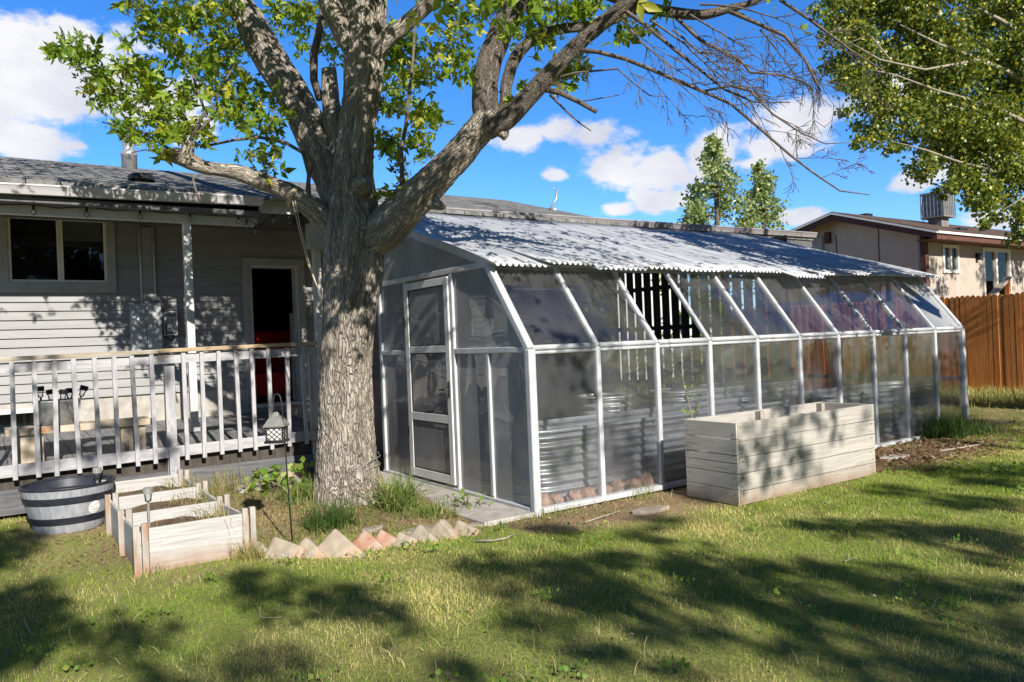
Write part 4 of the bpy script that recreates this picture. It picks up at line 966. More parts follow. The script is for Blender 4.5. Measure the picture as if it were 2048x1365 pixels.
# pavers and loose bricks by the deck
for i, (x, y, w, d, lab) in enumerate(((-1.9,2.55,.42,.36,'square concrete paver between raised bed and deck blocks'),(-1.50,2.62,.34,.34,'concrete paver nearest the tree trunk by the deck'),
                                       (-2.9,2.72,.5,.16,'reddish paver behind the raised bed'),(-2.42,2.72,.42,.16,'reddish paver under the deck post'))):
    z = float(gz(x,y)); m = MB(); m.box(x-w/2,x+w/2,y-d/2,y+d/2,z-.03,z+.03); tag(m.build('paver', MT['concrete'] if i < 2 else MT['rock'], None, bevel=.008), lab, 'paver')
for i, (x, y, z, a, lab) in enumerate(((-1.50,2.64,.20,.3,'loose tan brick at the bottom of the pile by the trunk'),(-1.42,2.66,.265,-.2,'loose brick second up in the pile by the trunk'),(-1.36,2.63,.335,.7,'reddish broken brick on top of the pile by the trunk'))):
    m = MB(); m.obox((x,y,z),(.1*math.cos(a),.1*math.sin(a),0),(-.05*math.sin(a),.05*math.cos(a),0),(0,0,.032)); tag(m.build('loose_brick', MT['brick_red'] if i == 2 else MT['brick'], None, bevel=.006), lab, 'brick', 'bricks piled by the trunk')

# ------------------------------------------------------------------ board fence
fence = thing('wood_fence', 'orange stained dog-eared board fence beyond the greenhouse', 'fence', (11,1,.2))
def make_fence():
    X = 11.0; w = .0935; y = -1.6; i = 0
    while y < 6.9:
        zb = float(gz(X,y))-.05; zt = 2.165+.03*(y-.8)/3.0+random.uniform(-.012,.012); a = w-.004
        m = MB(); poly = [(y,zb),(y+a,zb),(y+a,zt-.04),(y+a*.8,zt-.012),(y+a*.5,zt),(y+a*.2,zt-.012),(y,zt-.04)]
        dx = random.uniform(-.006,.006); m.prism(poly, 0, X+dx, X+.018+dx); fixnormals(m.build('picket', MT['cedar'], fence)); y += w; i += 1
    for z in (.55,1.75):
        m = MB(); m.box(X+.03,X+.07,-1.6,6.9,z,z+.09); m.build('fence_rail', MT['cedar'], fence)
    for y in (-1.0,1.4,3.8,6.2):
        m = MB(); m.box(X+.07,X+.16,y,y+.09,0,2.1); m.build('fence_post', MT['cedar'], fence)
make_fence()

# ------------------------------------------------------------------ neighbouring house
nb = thing('neighbor_house', 'tan neighbouring house with brown roof beyond the orange fence', 'house', (18,6,0))
def make_nb():
    H = nb; Y0, Y1, X0, X1 = 3.84, 8.9, 15.0, 27.0; ze = 3.90
    holes = [(15.85,16.68,2.98,3.66),(18.05,19.6,2.2,3.62)]
    m = MB(); xs = [X0, 15.85, 16.68, 18.05, 19.6, X1]
    m.box(X0,15.85,Y0,Y0+.15,0,ze); m.box(16.68,18.05,Y0,Y0+.15,0,ze); m.box(19.6,X1,Y0,Y0+.15,0,ze)
    m.box(15.85,16.68,Y0,Y0+.15,0,2.98); m.box(15.85,16.68,Y0,Y0+.15,3.66,ze); m.box(18.05,19.6,Y0,Y0+.15,0,2.2); m.box(18.05,19.6,Y0,Y0+.15,3.62,ze)
    m.build('side_wall', MT['nbwall'], H)
    m = MB(); m.prism([(Y0+.16,0),(Y1,0),(Y1,ze),((Y0+Y1)/2-.2,4.70),(Y0+.16,ze)], 0, X0+.001, X0+.15); fixnormals(m.build('gable_wall', MT['nbwall_sh'], H))
    m = MB(); m.box(X0-.02,X0+.0,Y0+.1,Y1,2.9,2.92); 
    for y in (5.0,6.2,7.4): m.box(X0-.012,X0,y,y+.02,0,4.2)
    m.build('panel_joint', MT['nbtrim'], H)
    m = MB(); m.box(X0-.03,X0+.12,Y0-.03,Y0-.001,0,ze); m.box(X0-.03,X0-.0,Y0,Y0+.1,0,ze); m.build('corner_board', MT['nbtrim'], H)
    yr = (Y0+Y1)/2-.35; zr = 4.78; ya = Y0-.55; za = 3.90; yb = Y1+.6; zb = 3.95
    m = MB(); m.prism([(ya,za),(yr,zr),(yb,zb),(yb,zb-.09),(yr,zr-.09),(ya,za-.09)], 0, X0-.45, X1+.5); fixnormals(m.build('roof', MT['nbroof'], H))
    m = MB(); m.prism([(ya,za-.03),(yr,zr-.03),(yr,zr-.075),(ya,za-.075)], 0, X0-.49, X0-.452); m.prism([(yr,zr-.03),(yb,zb-.03),(yb,zb-.075),(yr,zr-.075)], 0, X0-.49, X0-.452); m.box(X0-.45,X1+.5,ya-.03,ya-.002,za-.075,za-.02); fixnormals(m.build('drip_edge', MT['nbfascia'], H))
    m = MB(); m.prism([(ya+.02,za-.092),(yr,zr-.092),(yr,zr-.24),(ya+.02,za-.21)], 0, X0-.44, X0-.40); m.prism([(yr,zr-.092),(yb,zb-.092),(yb,zb-.24),(yr,zr-.24)], 0, X0-.44, X0-.40); m.box(X0-.40,X1,ya+.02,ya+.05,za-.21,za-.092); m.box(X0-.4,X1,ya+.06,Y0,za-.19,za-.175); fixnormals(m.build('fascia', MT['nbtrim'], H))
    m = MB()
    for (a,b) in ((15.85,15.93),(16.23,16.29),(16.60,16.68)): m.box(a,b,Y0-.03,Y0+.05,3.03,3.60)
    m.box(15.85,16.68,Y0-.032,Y0+.05,3.60,3.68); m.box(15.83,16.70,Y0-.045,Y0+.05,2.95,3.03); w = m.build('window', MT['vinyl'], H)
    m = MB(); m.box(15.93,16.60,Y0+.02,Y0+.03,3.03,3.60); m.build('pane', MT['winglass'], w)
    m = MB()
    for (a,b) in ((18.0,18.1),(18.74,18.84),(19.55,19.65)): m.box(a,b,Y0-.03,Y0+.05,2.2,3.58)
    m.box(18.0,19.65,Y0-.032,Y0+.05,3.58,3.68); d = m.build('patio_door', MT['vinyl'], H)
    m = MB(); m.box(18.1,19.55,Y0+.02,Y0+.03,2.2,3.58); m.build('pane', MT['winglass'], d)
    m = MB(); m.box(18.86,19.5,Y0+.10,Y0+.12,2.2,3.58); m.build('curtain', MT['nbwall'], d)
    m = MB(); m.box(X0+.3,X1,Y0+1.5,Y0+1.55,0,3.8); m.build('room', MT['dark'], H)
    m = MB(); m.box(17.62,17.75,Y0-.12,Y0-.0,3.32,3.50); m.build('wall_lamp', MT['black'], H)
    m = MB(); m.box(X0-.06,X0-.0,6.6,6.95,3.7,4.2); m.build('gable_vent', MT['nbwall'], H); m = MB(); m.box(X0-.1,X0-.0,6.35,6.5,4.0,4.3); m.box(X0-.1,X0-.0,6.42,6.58,3.55,3.75); m.build('conduit_box', MT['nbtrim'], H)
    # evaporative cooler
    cx, cy, cz = 18.1, 5.0, 4.60
    S = .62
    def bx(q, x0, x1, y0, y1, z0, z1): q.box(cx+x0*S,cx+x1*S,cy+y0*S,cy+y1*S,cz+z0*.74,cz+z1*.74)
    m = MB(); bx(m,-.3,.35,-.3,.3,-.3,.06); m.build('cooler_stand', MT['cooler'], H)
    m = MB(); bx(m,-.52,.58,-.52,.52,.06,.12); bx(m,-.52,.58,-.52,.52,.96,1.03); bx(m,-.46,.52,-.46,.46,.12,.96)
    for sx in (-.52,.54):
        for sy in (-.52,.48): bx(m,sx,sx+.04,sy,sy+.04,.12,.96)
    cb = m.build('cooler', MT['cooler'], H)
    m = MB()
    for k in range(6):
        t = -.42+k*.16; bx(m,-.50,-.462,t,t+.03,.13,.95); bx(m,t+.03,t+.06,-.50,-.462,.13,.95)
    m.build('louver', MT['galv_dark'], cb)
    m = MB(); m.tube([(cx-.56,cy+.1,cz+.6),(cx-.66,cy+.12,cz+.3),(cx-.6,cy+.1,cz-.1),(cx-1.0,cy-.2,cz-.35)],.012,5); m.build('hose', MT['black'], cb)
    m = MB(); m.box(17.2,17.6,4.0,4.4,4.05,4.20); m.box(16.2,16.5,6.0,6.3,4.7,4.84); m.build('roof_vent', MT['black'], H)
MT['shedwall'] = mat('shed_paint', (.52,.52,.50), (.60,.60,.58), scale=4, rough=.7)
MT['nbwall_sh'] = mat('tan_panel_shade_lift', (.58,.43,.30), (.64,.49,.355), scale=3, rough=.9)  # gable copy of the wall colour, lightened and warmed to offset blue shade
make_nb()
# neighbour's deck railing above the fence
dr = thing('deck_railing', 'brown stair and deck railing of the neighbouring house above the fence', 'railing', (17.5,2.8,0))
for a_ in ((16.75,16.86,2.7,2.8,0,2.72),(20.0,20.1,2.7,2.8,0,2.95)):
    m = MB(); m.box(*a_); m.build('post', MT['cedar'], dr)
for a_, b_ in (((15.4,2.75,2.05),(16.85,2.75,2.75)),((18.6,2.75,2.2),(19.3,2.75,2.85))):
    m = MB(); m.bar(a_, b_, .16, .05); m.build('handrail', MT['capwood'], dr)
m = MB(); m.box(19.3,23,2.7,2.8,2.82,2.9); m.build('top_rail', MT['nbtrim'], dr)
x = 19.35
while x < 23:
    m = MB(); m.box(x,x+.05,2.72,2.77,1.9,2.82); x += .16; m.build('baluster', MT['nbtrim'], dr)

# ------------------------------------------------------------------ trees
def barktube(pts, radii, n, step, name, parent, m, amp=.012, flare=0.0, seed=0.0, lob=0.0, kv=4.6):
    """limb with carved bark; pts control points, radii in metres"""
    pts = np.array(pts, float); radii = np.array(radii, float)
    # catmull-rom resample
    P = np.vstack([2*pts[0]-pts[1], pts, 2*pts[-1]-pts[-2]]); C = []; Rr = []
    for i in range(len(pts)-1):
        p0,p1,p2,p3 = P[i:i+4]; L_ = np.linalg.norm(p2-p1); k = max(2, int(L_/step))
        for j in range(k):
            t = j/k; C.append(.5*((2*p1)+(-p0+p2)*t+(2*p0-5*p1+4*p2-p3)*t*t+(-p0+3*p1-3*p2+p3)*t**3)); s = t*t*(3-2*t)*.5+t*.5; Rr.append(radii[i]*(1-s)+radii[i+1]*s)
    C.append(pts[-1]); Rr.append(radii[-1]); C = np.array(C); Rr = np.array(Rr); K = len(C)
    T = np.gradient(C, axis=0); T /= np.linalg.norm(T,axis=1,keepdims=True); Ls = np.r_[0,np.cumsum(np.linalg.norm(np.diff(C,axis=0),axis=1))]
    a = np.cross(T[0],[.3,1,.2]); a /= np.linalg.norm(a); V = np.zeros((K,n,3)); B = np.zeros((K,n,3)); th = 2*np.pi*np.arange(n)/n
    for i in range(K):
        a = a-T[i]*(a@T[i]); a /= np.linalg.norm(a); b = np.cross(T[i],a)
        dirs = np.cos(th)[:,None]*a+np.sin(th)[:,None]*b; R0 = Rr[i]
        for j in range(n):
            bcx, bcy = R0*math.cos(th[j]), R0*math.sin(th[j]); v = Ls[i]
            q = (bcx*16+seed, bcy*16, v*kv)
            w = noise.noise((bcx*5+seed, bcy*5, v*2.2))
            d = 1-2.2*abs(noise.noise((q[0]+1.2*w, q[1]+1.2*w, q[2])))
            d2 = 1-2*abs(noise.noise((q[0]*2.1+5, q[1]*2.1, q[2]*1.9+w)))
            lobe = lob*noise.noise((math.cos(th[j])*1.1+seed, math.sin(th[j])*1.1, v*1.1))
            V[i,j] = C[i]+dirs[j]*(R0*(1+lobe)-.004+amp*(.6*d+.4*d2-.25))
            B[i,j] = (bcx,bcy,v)
    I = np.arange(K*n).reshape(K,n); J = np.roll(I,-1,1)
    F = np.stack([I[:-1],J[:-1],J[1:],I[1:]],-1).reshape(-1,4)
    Vf = V.reshape(-1,3); Bf = B.reshape(-1,3)
    # end cap: a centre point
    ce = len(Vf); Vf = np.vstack([Vf, C[-1]+T[-1]*Rr[-1]*.15]); Bf = np.vstack([Bf,[0,0,Ls[-1]]])
    Fc = np.stack([I[-1], J[-1], np.full(n,ce), np.full(n,ce)],-1)
    o = npmesh(name, Vf, F, m, parent, smooth=True, vec=Bf)
    import bmesh
    bm = bmesh.new(); bm.from_mesh(o.data); bm.verts.ensure_lookup_table()
    for j in range(n):
        try: f = bm.faces.new((bm.verts[I[-1,j]],bm.verts[J[-1,j]],bm.verts[ce]))
        except ValueError: pass
    bm.to_mesh(o.data); bm.free()
    return o
def limb(spec, **k):
    """spec: (px, py, width_px, depth) nodes"""
    P = [dep(x,y,D) for x,y,w,D in spec]; R_ = [w*D/FPX/2 for x,y,w,D in spec]; return P, R_

def leafcloud(C, size, tint, kind='maple', droop=.25):
    """compound leaves at C (n,3): three folded leaflets each; returns V,F,T"""
    n = len(C); V = []; T = []
    d = rng.normal(size=(n,3)); d[:,2] -= droop*1.5; d /= np.linalg.norm(d,axis=1,keepdims=True)
    r = rng.normal(size=(n,3)); s = np.cross(d,r); s /= np.linalg.norm(s,axis=1,keepdims=True); nn = np.cross(s,d)
    if kind == 'maple': parts = [(0,1.0,.25),(.95,.8,.12),(-.95,.8,.12)]
    elif kind == 'seed': parts = [(.2,1.0,0),(-.25,.9,0),(.6,.8,.0),(-.6,.8,0)]
    else: parts = [(0,1.0,0)]
    wd = {'maple':.235,'seed':.07,'poplar':.42}[kind]
    for (ang, ls, st) in parts:
        dd = d*math.cos(ang)+s*math.sin(ang); ss = s*math.cos(ang)-d*math.sin(ang)
        L_ = (size*ls)[:,None]; b = C+d*(size*st)[:,None]
        cup = nn*rng.uniform(.05,.22,(n,1))*L_
        mid = b+dd*L_*.5; tip = b+dd*L_ - nn*L_*rng.uniform(-.1,.25,(n,1))
        lw = ss*L_*wd
        q = np.stack([b, mid+lw+cup-dd*L_*.12, mid, mid-lw+cup-dd*L_*.12, tip],1)   # 0 base 1 right 2 mid 3 left 4 tip
        V.append(q); T.append(np.repeat(tint[:,None,:],5,1))
    V = np.concatenate(V); T = np.concatenate(T); k = len(V); b = np.arange(k)[:,None]*5
    F = np.concatenate([b+np.array([[0,1,2]]),b+np.array([[0,2,3]]),b+np.array([[1,4,2]]),b+np.array([[2,4,3]])])
    return V.reshape(-1,3), F, T.reshape(-1,3)
def merge(parts):
    V = []; F = []; T = []; o = 0
    for v,f,t in parts: V.append(v); F.append(f+o); T.append(t); o += len(v)
    return np.concatenate(V), np.concatenate(F), np.concatenate(T)
def leaf_tint(n, a=(.13,.23,.02), b=(.30,.41,.035), y=(.42,.43,.05), fy=.18):
    t = rng.random((n,1)); c = np.array(a)*(1-t)+np.array(b)*t; k = (rng.random(n) < fy)[:,None]
    return np.where(k, np.array(y)*rng.uniform(.8,1.2,(n,1)), c)
def twigtubes(mb, start, direction, length, r, depth, bend=.35, n=5, droop=0.0, kids=4, leaves=None):
    """recursive bare twig"""
    d = np.array(direction,float); d /= np.linalg.norm(d); p = np.array(start,float); k = max(4,int(length/.12)); pts = [p]; 
    for i in range(k):
        d = d+rng.normal(0,bend/ k**.5,3)*.5+np.array([0,0,-droop/k]); d /= np.linalg.norm(d); p = p+d*length/k; pts.append(p)
        if leaves is not None: leaves.append(p)
    mb.tube(pts, [max(.0026, r*(1-.8*i/k)) for i in range(k+1)], n, cap=False)
    if depth > 0:
        for c in range(kids):
            i = int(rng.integers(max(1,k//4), k)); sd = rng.normal(size=3); dd = pts[i]-pts[i-1]; dd /= np.linalg.norm(dd); sd -= dd*(sd@dd); sd /= np.linalg.norm(sd)
            twigtubes(mb, pts[i], dd*.75+sd*.65, length*rng.uniform(.25,.5), r*.5, depth-1, bend, 4, droop, max(2,kids-1), leaves)

tree = thing('maple_tree', 'big rough-barked maple tree leaning over the greenhouse with fresh green leaves', 'tree', tuple(at(697,1000,2,.1)))
def make_tree():
    T = tree; BK = MT['bark']; D = 7.93
    tr = [(696,1030,156,D),(697,985,138,D),(695,930,121,D),(692,850,111,D),(690,760,106,D),(694,690,102,D),(700,620,101,D),(706,540,112,D),(706,470,118,D),(704,410,98,D-.02),(706,340,76,D-.05),(712,260,68,D-.05),(722,190,70,D-.05),(727,120,78,D-.05),(730,40,86,D-.03),(730,-60,84,D),(725,-220,74,D+.1),(710,-420,50,D+.2)]
    P, R_ = limb(tr); barktube(P, R_, 170, .014, 'trunk', T, BK, amp=.025, lob=.12, seed=1.3)
    L1 = [(692,440,60,D+.0),(668,368,70,D+.08),(640,302,68,D+.17),(612,240,66,D+.26),(580,180,64,D+.34),(545,125,62,D+.42),(511,65,58,D+.5),(478,5,52,D+.56),(445,-60,46,D+.62),(395,-180,36,D+.8),(330,-330,24,D+1)]
    P, R_ = limb(L1); barktube(P, R_, 110, .018, 'limb', T, BK, amp=.019, lob=.08, seed=4.3)
    RL = [(712,505,52,D-.05),(768,462,82,D-.12),(815,414,76,D-.2),(862,366,66,D-.3),(907,319,60,D-.4),(945,276,58,D-.45),(973,240,56,D-.5),(986,222,44,D-.52)]
    P, R_ = limb(RL); barktube(P, R_, 110, .018, 'limb', T, BK, amp=.018, lob=.10, seed=8.1)
    R1 = [(985,258,50,D-.5),(972,215,55,D-.5),(972,160,52,D-.5),(984,110,50,D-.48),(1005,60,48,D-.45),(1032,10,46,D-.42),(1058,-50,42,D-.4),(1100,-200,32,D-.3)]
    P, R_ = limb(R1); barktube(P, R_, 72, .02, 'limb', T, MT['bark2'], amp=.007, lob=.06, seed=2.2)
    R3 = [(975,262,40,D-.52),(1012,238,44,D-.6),(1060,190,38,D-.68),(1105,142,35,D-.75),(1150,95,32,D-.82),(1200,52,29,D-.9),(1245,12,28,D-.96),(1300,-40,24,D-1.05),(1380,-130,16,D-1.2)]
    P, R_ = limb(R3); barktube(P, R_, 64, .02, 'limb', T, MT['bark2'], amp=.006, lob=.06, seed=3.2)
    R2 = [(1000,240,26,D-.5),(1010,205,24,D-.5),(1014,165,25,D-.48),(1030,118,25,D-.47),(1062,82,23,D-.46),(1105,62,22,D-.45),(1160,54,20,D-.43),(1215,45,18,D-.4),(1300,10,14,D-.4)]
    P, R_ = limb(R2); barktube(P, R_, 48, .025, 'limb', T, MT['bark2'], amp=.005, seed=5.2)
    R4 = [(1215,-10,22,D-.7),(1270,10,23,D-.75),(1335,24,23,D-.8),(1400,30,22,D-.85),(1452,20,18,D-.9),(1510,2,14,D-.95),(1580,-40,10,D-1)]
    P, R_ = limb(R4); barktube(P, R_, 44, .025, 'limb', T, MT['bark2'], amp=.005, seed=6.2)
    U1 = [(745,110,40,D-.1),(775,78,36,D-.14),(810,50,32,D-.18),(850,15,30,D-.22),(890,-25,28,D-.26),(990,-140,18,D-.4)]
    P, R_ = limb(U1); barktube(P, R_, 56, .022, 'limb', T, BK, amp=.007, seed=7.2)
    U2 = [(708,100,46,D-.1),(685,62,44,D-.16),(660,10,42,D-.2),(640,-50,36,D-.25),(600,-200,26,D-.3)]
    P, R_ = limb(U2); barktube(P, R_, 56, .022, 'limb', T, BK, amp=.008, seed=9.2)
    LL = [(668,470,60,D-.05),(642,432,48,D-.12),(612,408,42,D-.18),(580,386,37,D-.22),(552,374,34,D-.25),(515,360,36,D-.28),(478,346,32,D-.30),(440,340,28,D-.31),(405,334,28,D-.32),(378,322,36,D-.32),(352,312,34,D-.32),(332,306,22,D-.32)]
    P, R_ = limb(LL); barktube(P, R_, 64, .018, 'limb', T, BK, amp=.006, lob=.16, seed=11.2)
    S1 = [(372,325,30,D-.34),(375,300,26,D-.38),(378,282,26,D-.40)]
    P, R_ = limb(S1); barktube(P, R_, 40, .02, 'limb_stub', T, BK, amp=.005, seed=12.2)
    S2 = [(688,345,34,D+.08),(672,270,44,D+.12),(661,195,36,D+.15),(658,140,30,D+.17)]
    P, R_ = limb(S2); barktube(P, R_, 44, .02, 'limb_stub', T, BK, amp=.006, seed=13.2)
    S3 = [(995,250,44,D-.52),(1006,268,26,D-.56),(1008,280,8,D-.57)]
    P, R_ = limb(S3); barktube(P, R_, 36, .02, 'limb_stub', T, BK, amp=.006, seed=14.2)
    S4 = [(858,400,36,D-.28),(880,412,20,D-.32),(892,414,7,D-.33)]
    P, R_ = limb(S4); barktube(P, R_, 36, .02, 'limb_stub', T, BK, amp=.006, seed=15.2)
    KN = [(722,372,40,D-.22),(726,374,34,D-.33),(727,375,22,D-.36)]
    P, R_ = limb(KN); barktube(P, R_, 36, .02, 'limb_stub', T, BK, amp=.006, seed=16.2)
    # thin branches: leafy shoots and bare dead ones
    br = MB()
    def pb(spec, n=7):
        P, R_ = limb(spec); br.tube(P, R_, n)
    pb([(640,200,16,D+.2),(628,160,16,D+.2),(628,110,17,D+.2),(640,60,15,D+.2),(650,-10,12,D+.2)])
    pb([(612,412,9,D-.2),(618,350,9,D-.2),(606,306,8,D-.2),(570,285,7,D-.2),(520,275,7,D-.22),(470,280,6,D-.25),(400,295,5,D-.3)])
    pb([(384,348,4,D-.33),(390,375,5,D-.34),(399,403,6,D-.34)])
    pb([(618,350,8,D-.2),(628,322,6,D-.2)]); pb([(618,420,10,D-.2),(617,370,9,D-.2)])
    pb([(805,395,13,D-.2),(804,350,10,D-.2),(802,300,9,D-.2),(812,250,8,D-.2),(818,190,7,D-.2),(826,120,6,D-.2),(830,50,5,D-.2)])
    pb([(372,292,9,D-.4),(330,255,6,D-.42),(270,214,5,D-.45),(210,165,4,D-.5),(150,128,3,D-.5),(95,98,2,D-.5)])
    pb([(376,290,9,D-.4),(410,225,6,D-.42),(385,150,5,D-.45),(350,80,4,D-.5),(300,30,3,D-.5),(260,0,2,D-.5)])
    pb([(378,285,8,D-.4),(420,240,5,D-.42),(440,180,4,D-.44),(470,130,3,D-.44)]); pb([(350,305,5,D-.36),(280,262,4,D-.4),(205,245,3,D-.42)]); pb([(345,312,4,D-.34),(290,300,3,D-.36),(262,306,2,D-.36)])
    # dead branches on the right
    pb([(1150,100,11,D-.82),(1195,104,9,D-.9),(1250,118,8.5,D-.97),(1300,138,8,D-1.05),(1345,158,7.5,D-1.1),(1405,183,7,D-1.18),(1462,208,6.5,D-1.25),(1520,258,5.5,D-1.32),(1580,310,5,D-1.4),(1625,345,4,D-1.45),(1680,382,3.4,D-1.5),(1740,390,2,D-1.55)])
    pb([(1405,183,5,D-1.18),(1460,172,5,D-1.2),(1500,182,4.5,D-1.25),(1545,228,4,D-1.3),(1600,265,3,D-1.3),(1650,288,2.4,D-1.35),(1700,285,1.8,D-1.4)])
    pb([(1085,178,13,D-.7),(1120,186,11,D-.72),(1158,204,10,D-.75),(1193,224,9,D-.78)])
    pb([(1100,190,6,D-.7),(1130,220,4,D-.72),(1160,247,3.5,D-.73),(1182,262,2.5,D-.75)]); pb([(1160,204,3,D-.75),(1195,198,2.5,D-.78),(1240,190,1.6,D-.8)])
    pb([(1085,165,6,D-.7),(1150,146,4.5,D-.74),(1235,138,3.5,D-.8),(1265,165,3,D-.84),(1300,192,2.4,D-.86),(1335,193,1.6,D-.9)])
    pb([(1240,15,10,D-.95),(1290,50,8,D-1.0),(1350,100,7,D-1.05),(1400,140,6,D-1.1),(1450,180,5,D-1.15),(1510,205,4,D-1.2),(1580,205,2.5,D-1.2)])
    pb([(1340,24,8,D-.8),(1400,80,7,D-.9),(1480,120,5.5,D-1),(1500,145,5,D-1.05),(1560,150,4,D-1.1),(1610,165,3,D-1.1),(1630,200,2,D-1.1)])
    pb([(1450,20,9,D-.9),(1510,45,8,D-1),(1570,72,7,D-1.05),(1610,120,6,D-1.1),(1640,180,4,D-1.15),(1640,215,2,D-1.2)])
    pb([(1560,0,7,D-1),(1620,40,6,D-1.05),(1700,100,4,D-1.1),(1780,150,2.5,D-1.2)])
    br.build('branches', MT['twig'], T, smooth=True)['kind'] = 'stuff'
    # bare twigs
    tw = MB()
    for (px,py,dx,dy,L_,r,kk) in [(1260,60,.7,.5,.9,.010,5),(1300,40,.8,.6,1.1,.011,6),(1345,60,.9,.5,1.0,.010,6),(1380,30,.7,.7,1.0,.010,6),(1420,90,.9,.35,.9,.009,6),(1470,20,.9,.45,1.0,.009,6),(1520,60,.8,.6,.9,.008,5),(1400,10,1,.2,1.1,.01,6),(1300,5,.9,.35,1.1,.01,6),
                              (1470,212,1,-.15,.6,.006,5),(1525,262,1,-.1,.5,.005,5),(1590,318,1,-.2,.45,.0045,4),(1640,358,1,-.3,.4,.004,4),(1560,295,.5,.8,.45,.004,4),(1340,155,.8,.55,.6,.006,4),(1250,118,.5,.85,.5,.005,4),(1290,135,.4,.8,.7,.006,4),(1610,120,.6,.7,.6,.005,5),(1545,228,.9,.4,.5,.004,4),(1700,105,.8,.5,.6,.004,4),
                              (1120,60,.6,.6,.5,.005,4),(1060,140,.7,.6,.45,.004,4),(1230,30,.8,.7,.8,.007,5),(1440,150,.9,.6,.6,.005,5)]:
        Dp = 6.9+rng.uniform(-.4,.5); s = dep(px,py,Dp); d = _r*dx-_u*dy+_f*rng.uniform(-.5,.5)
        twigtubes(tw, s, d, L_*1.05, r*1.0, 2, .42, 5, .25, kk+1)
    tw.build('twigs', MT['twig'], T)['kind'] = 'stuff'
    # leaves in view: clumps (px,py,rx,ry,depth,count)
    cl = [(110,105,32,18,7.4,34),(165,120,36,26,7.4,46),(150,85,28,20,7.4,30),(205,150,30,24,7.4,40),(250,140,34,30,7.4,46),(215,205,40,24,7.4,40),(185,180,26,14,7.4,18),(270,185,46,34,7.45,60),(320,180,40,34,7.45,56),(300,235,44,26,7.45,52),(350,215,44,32,7.45,60),(330,265,34,20,7.5,34),
          (250,250,24,22,7.45,34),(262,275,20,12,7.45,16),(320,300,24,18,7.5,22),(380,260,40,26,7.5,46),(300,140,46,30,7.5,50),(355,110,34,34,7.5,46),(330,60,46,34,7.5,60),(290,25,44,28,7.5,54),(260,5,22,14,7.5,16),(250,80,22,14,7.5,8),(300,75,30,20,7.5,26),(350,35,30,30,7.5,24),
          (390,130,34,44,7.8,50),(370,190,40,30,7.6,44),(430,170,44,34,7.7,66),(470,160,40,40,7.7,56),(480,205,44,34,7.7,64),(520,200,30,44,7.8,50),(440,225,44,26,7.6,46),(500,250,40,26,7.7,44),(545,255,26,26,7.8,34),(410,265,30,22,7.6,26),(540,300,30,34,7.7,46),(530,345,22,24,7.7,28),(490,305,16,14,7.7,10),(560,215,16,30,7.8,16),
          (410,20,40,30,8.2,60),(380,50,44,30,8.2,56),(440,70,40,40,8.3,70),(470,100,34,34,8.4,50),(490,60,22,40,8.6,40),(420,110,34,30,8.2,44),(360,10,40,20,8.2,40),(450,20,30,26,8.4,40),
          (590,30,44,34,9.0,80),(630,20,44,30,9.0,70),(650,80,24,50,8.8,50),(600,85,24,30,9.0,30),(560,20,30,26,9.0,40),(545,45,16,24,9.0,18),(665,110,16,30,8.5,22),(680,215,10,30,8.4,10),
          (790,110,44,40,8.2,90),(830,100,30,40,8.2,60),(800,170,44,40,8.1,90),(845,150,34,30,8.1,44),(790,215,40,26,8.1,54),(780,290,36,24,8.0,56),(765,270,20,20,8.0,24),(845,225,34,22,7.9,50),(870,245,22,18,7.9,28),(835,270,24,30,7.9,42),(850,305,22,16,7.9,20),(800,330,24,20,7.8,18),(812,375,22,12,7.7,16),(780,385,20,10,7.7,18),(880,140,30,16,8.0,24),(775,60,24,20,8.2,26),(760,130,10,40,8.2,14),
          (905,60,34,40,7.7,54),(920,110,40,34,7.7,56),(880,100,26,26,7.7,30),(935,140,22,16,7.7,18),(955,30,40,30,7.7,54),(990,10,34,22,7.7,38),(900,10,30,16,7.8,30),(1030,35,26,22,7.6,34),(1075,62,44,24,7.5,64),(1095,80,24,14,7.5,24),(1060,15,40,18,7.6,40),(1130,25,44,26,7.5,60),(1170,15,44,22,7.5,60),(1195,40,24,14,7.4,20),(1250,55,22,20,7.2,28),(1240,80,12,12,7.2,12),
          (1130,140,36,24,7.5,54),(1160,130,26,18,7.5,28),(1135,165,22,10,7.5,16),(1015,200,16,10,7.4,14),(1045,175,18,14,7.4,14),(1020,60,20,20,7.5,14),(1040,90,12,10,7.5,8),(1330,20,22,14,7.1,12),(1285,55,20,12,7.1,10),(700,0,30,20,8.6,20)]
    parts = []; sp = []
    for (px,py,rx,ry,Dp,n) in cl:
        n = int(n*.95); g = rng.normal(0,.47,(n,2)); dd = Dp+rng.normal(0,.13,n)
        C = np.array([dep(px+rx*a,py+ry*b,d) for (a,b),d in zip(g,dd)])
        sz = np.clip(rng.lognormal(-2.5,.34,n),.03,.15); parts.append(leafcloud(C, sz, leaf_tint(n)*np.where(rng.random((n,1)) < .28,.62,1.0)))
        # a few stalks through the clump
        for _ in range(2):
            i, j = rng.integers(0,n,2)
            if np.linalg.norm(C[i]-C[j]) > .05: sp.append((C[i],C[j]))
        if py < 300 and px < 620 or px > 750:
            k = max(2,int(n*.22)); g = rng.normal(0,.5,(k,2)); C2 = np.array([dep(px+rx*a,py+ry*b,Dp+rng.normal(0,.1)) for a,b in g])
            parts.append(leafcloud(C2, rng.uniform(.05,.09,k), np.array([.30,.36,.06])*rng.uniform(.75,1.15,(k,1)), 'seed', .8))
    V, F, Tn = merge(parts); npmesh('foliage', V, F, MT['leaf'], T, col=Tn)['kind'] = 'stuff'
    m = MB()
    for a, b in sp: m.tube([a,(a+b)/2+rng.normal(0,.015,3),b],.0028,4,cap=False)
    m.build('leaf_stalks', MT['twig'], T)['kind'] = 'stuff'
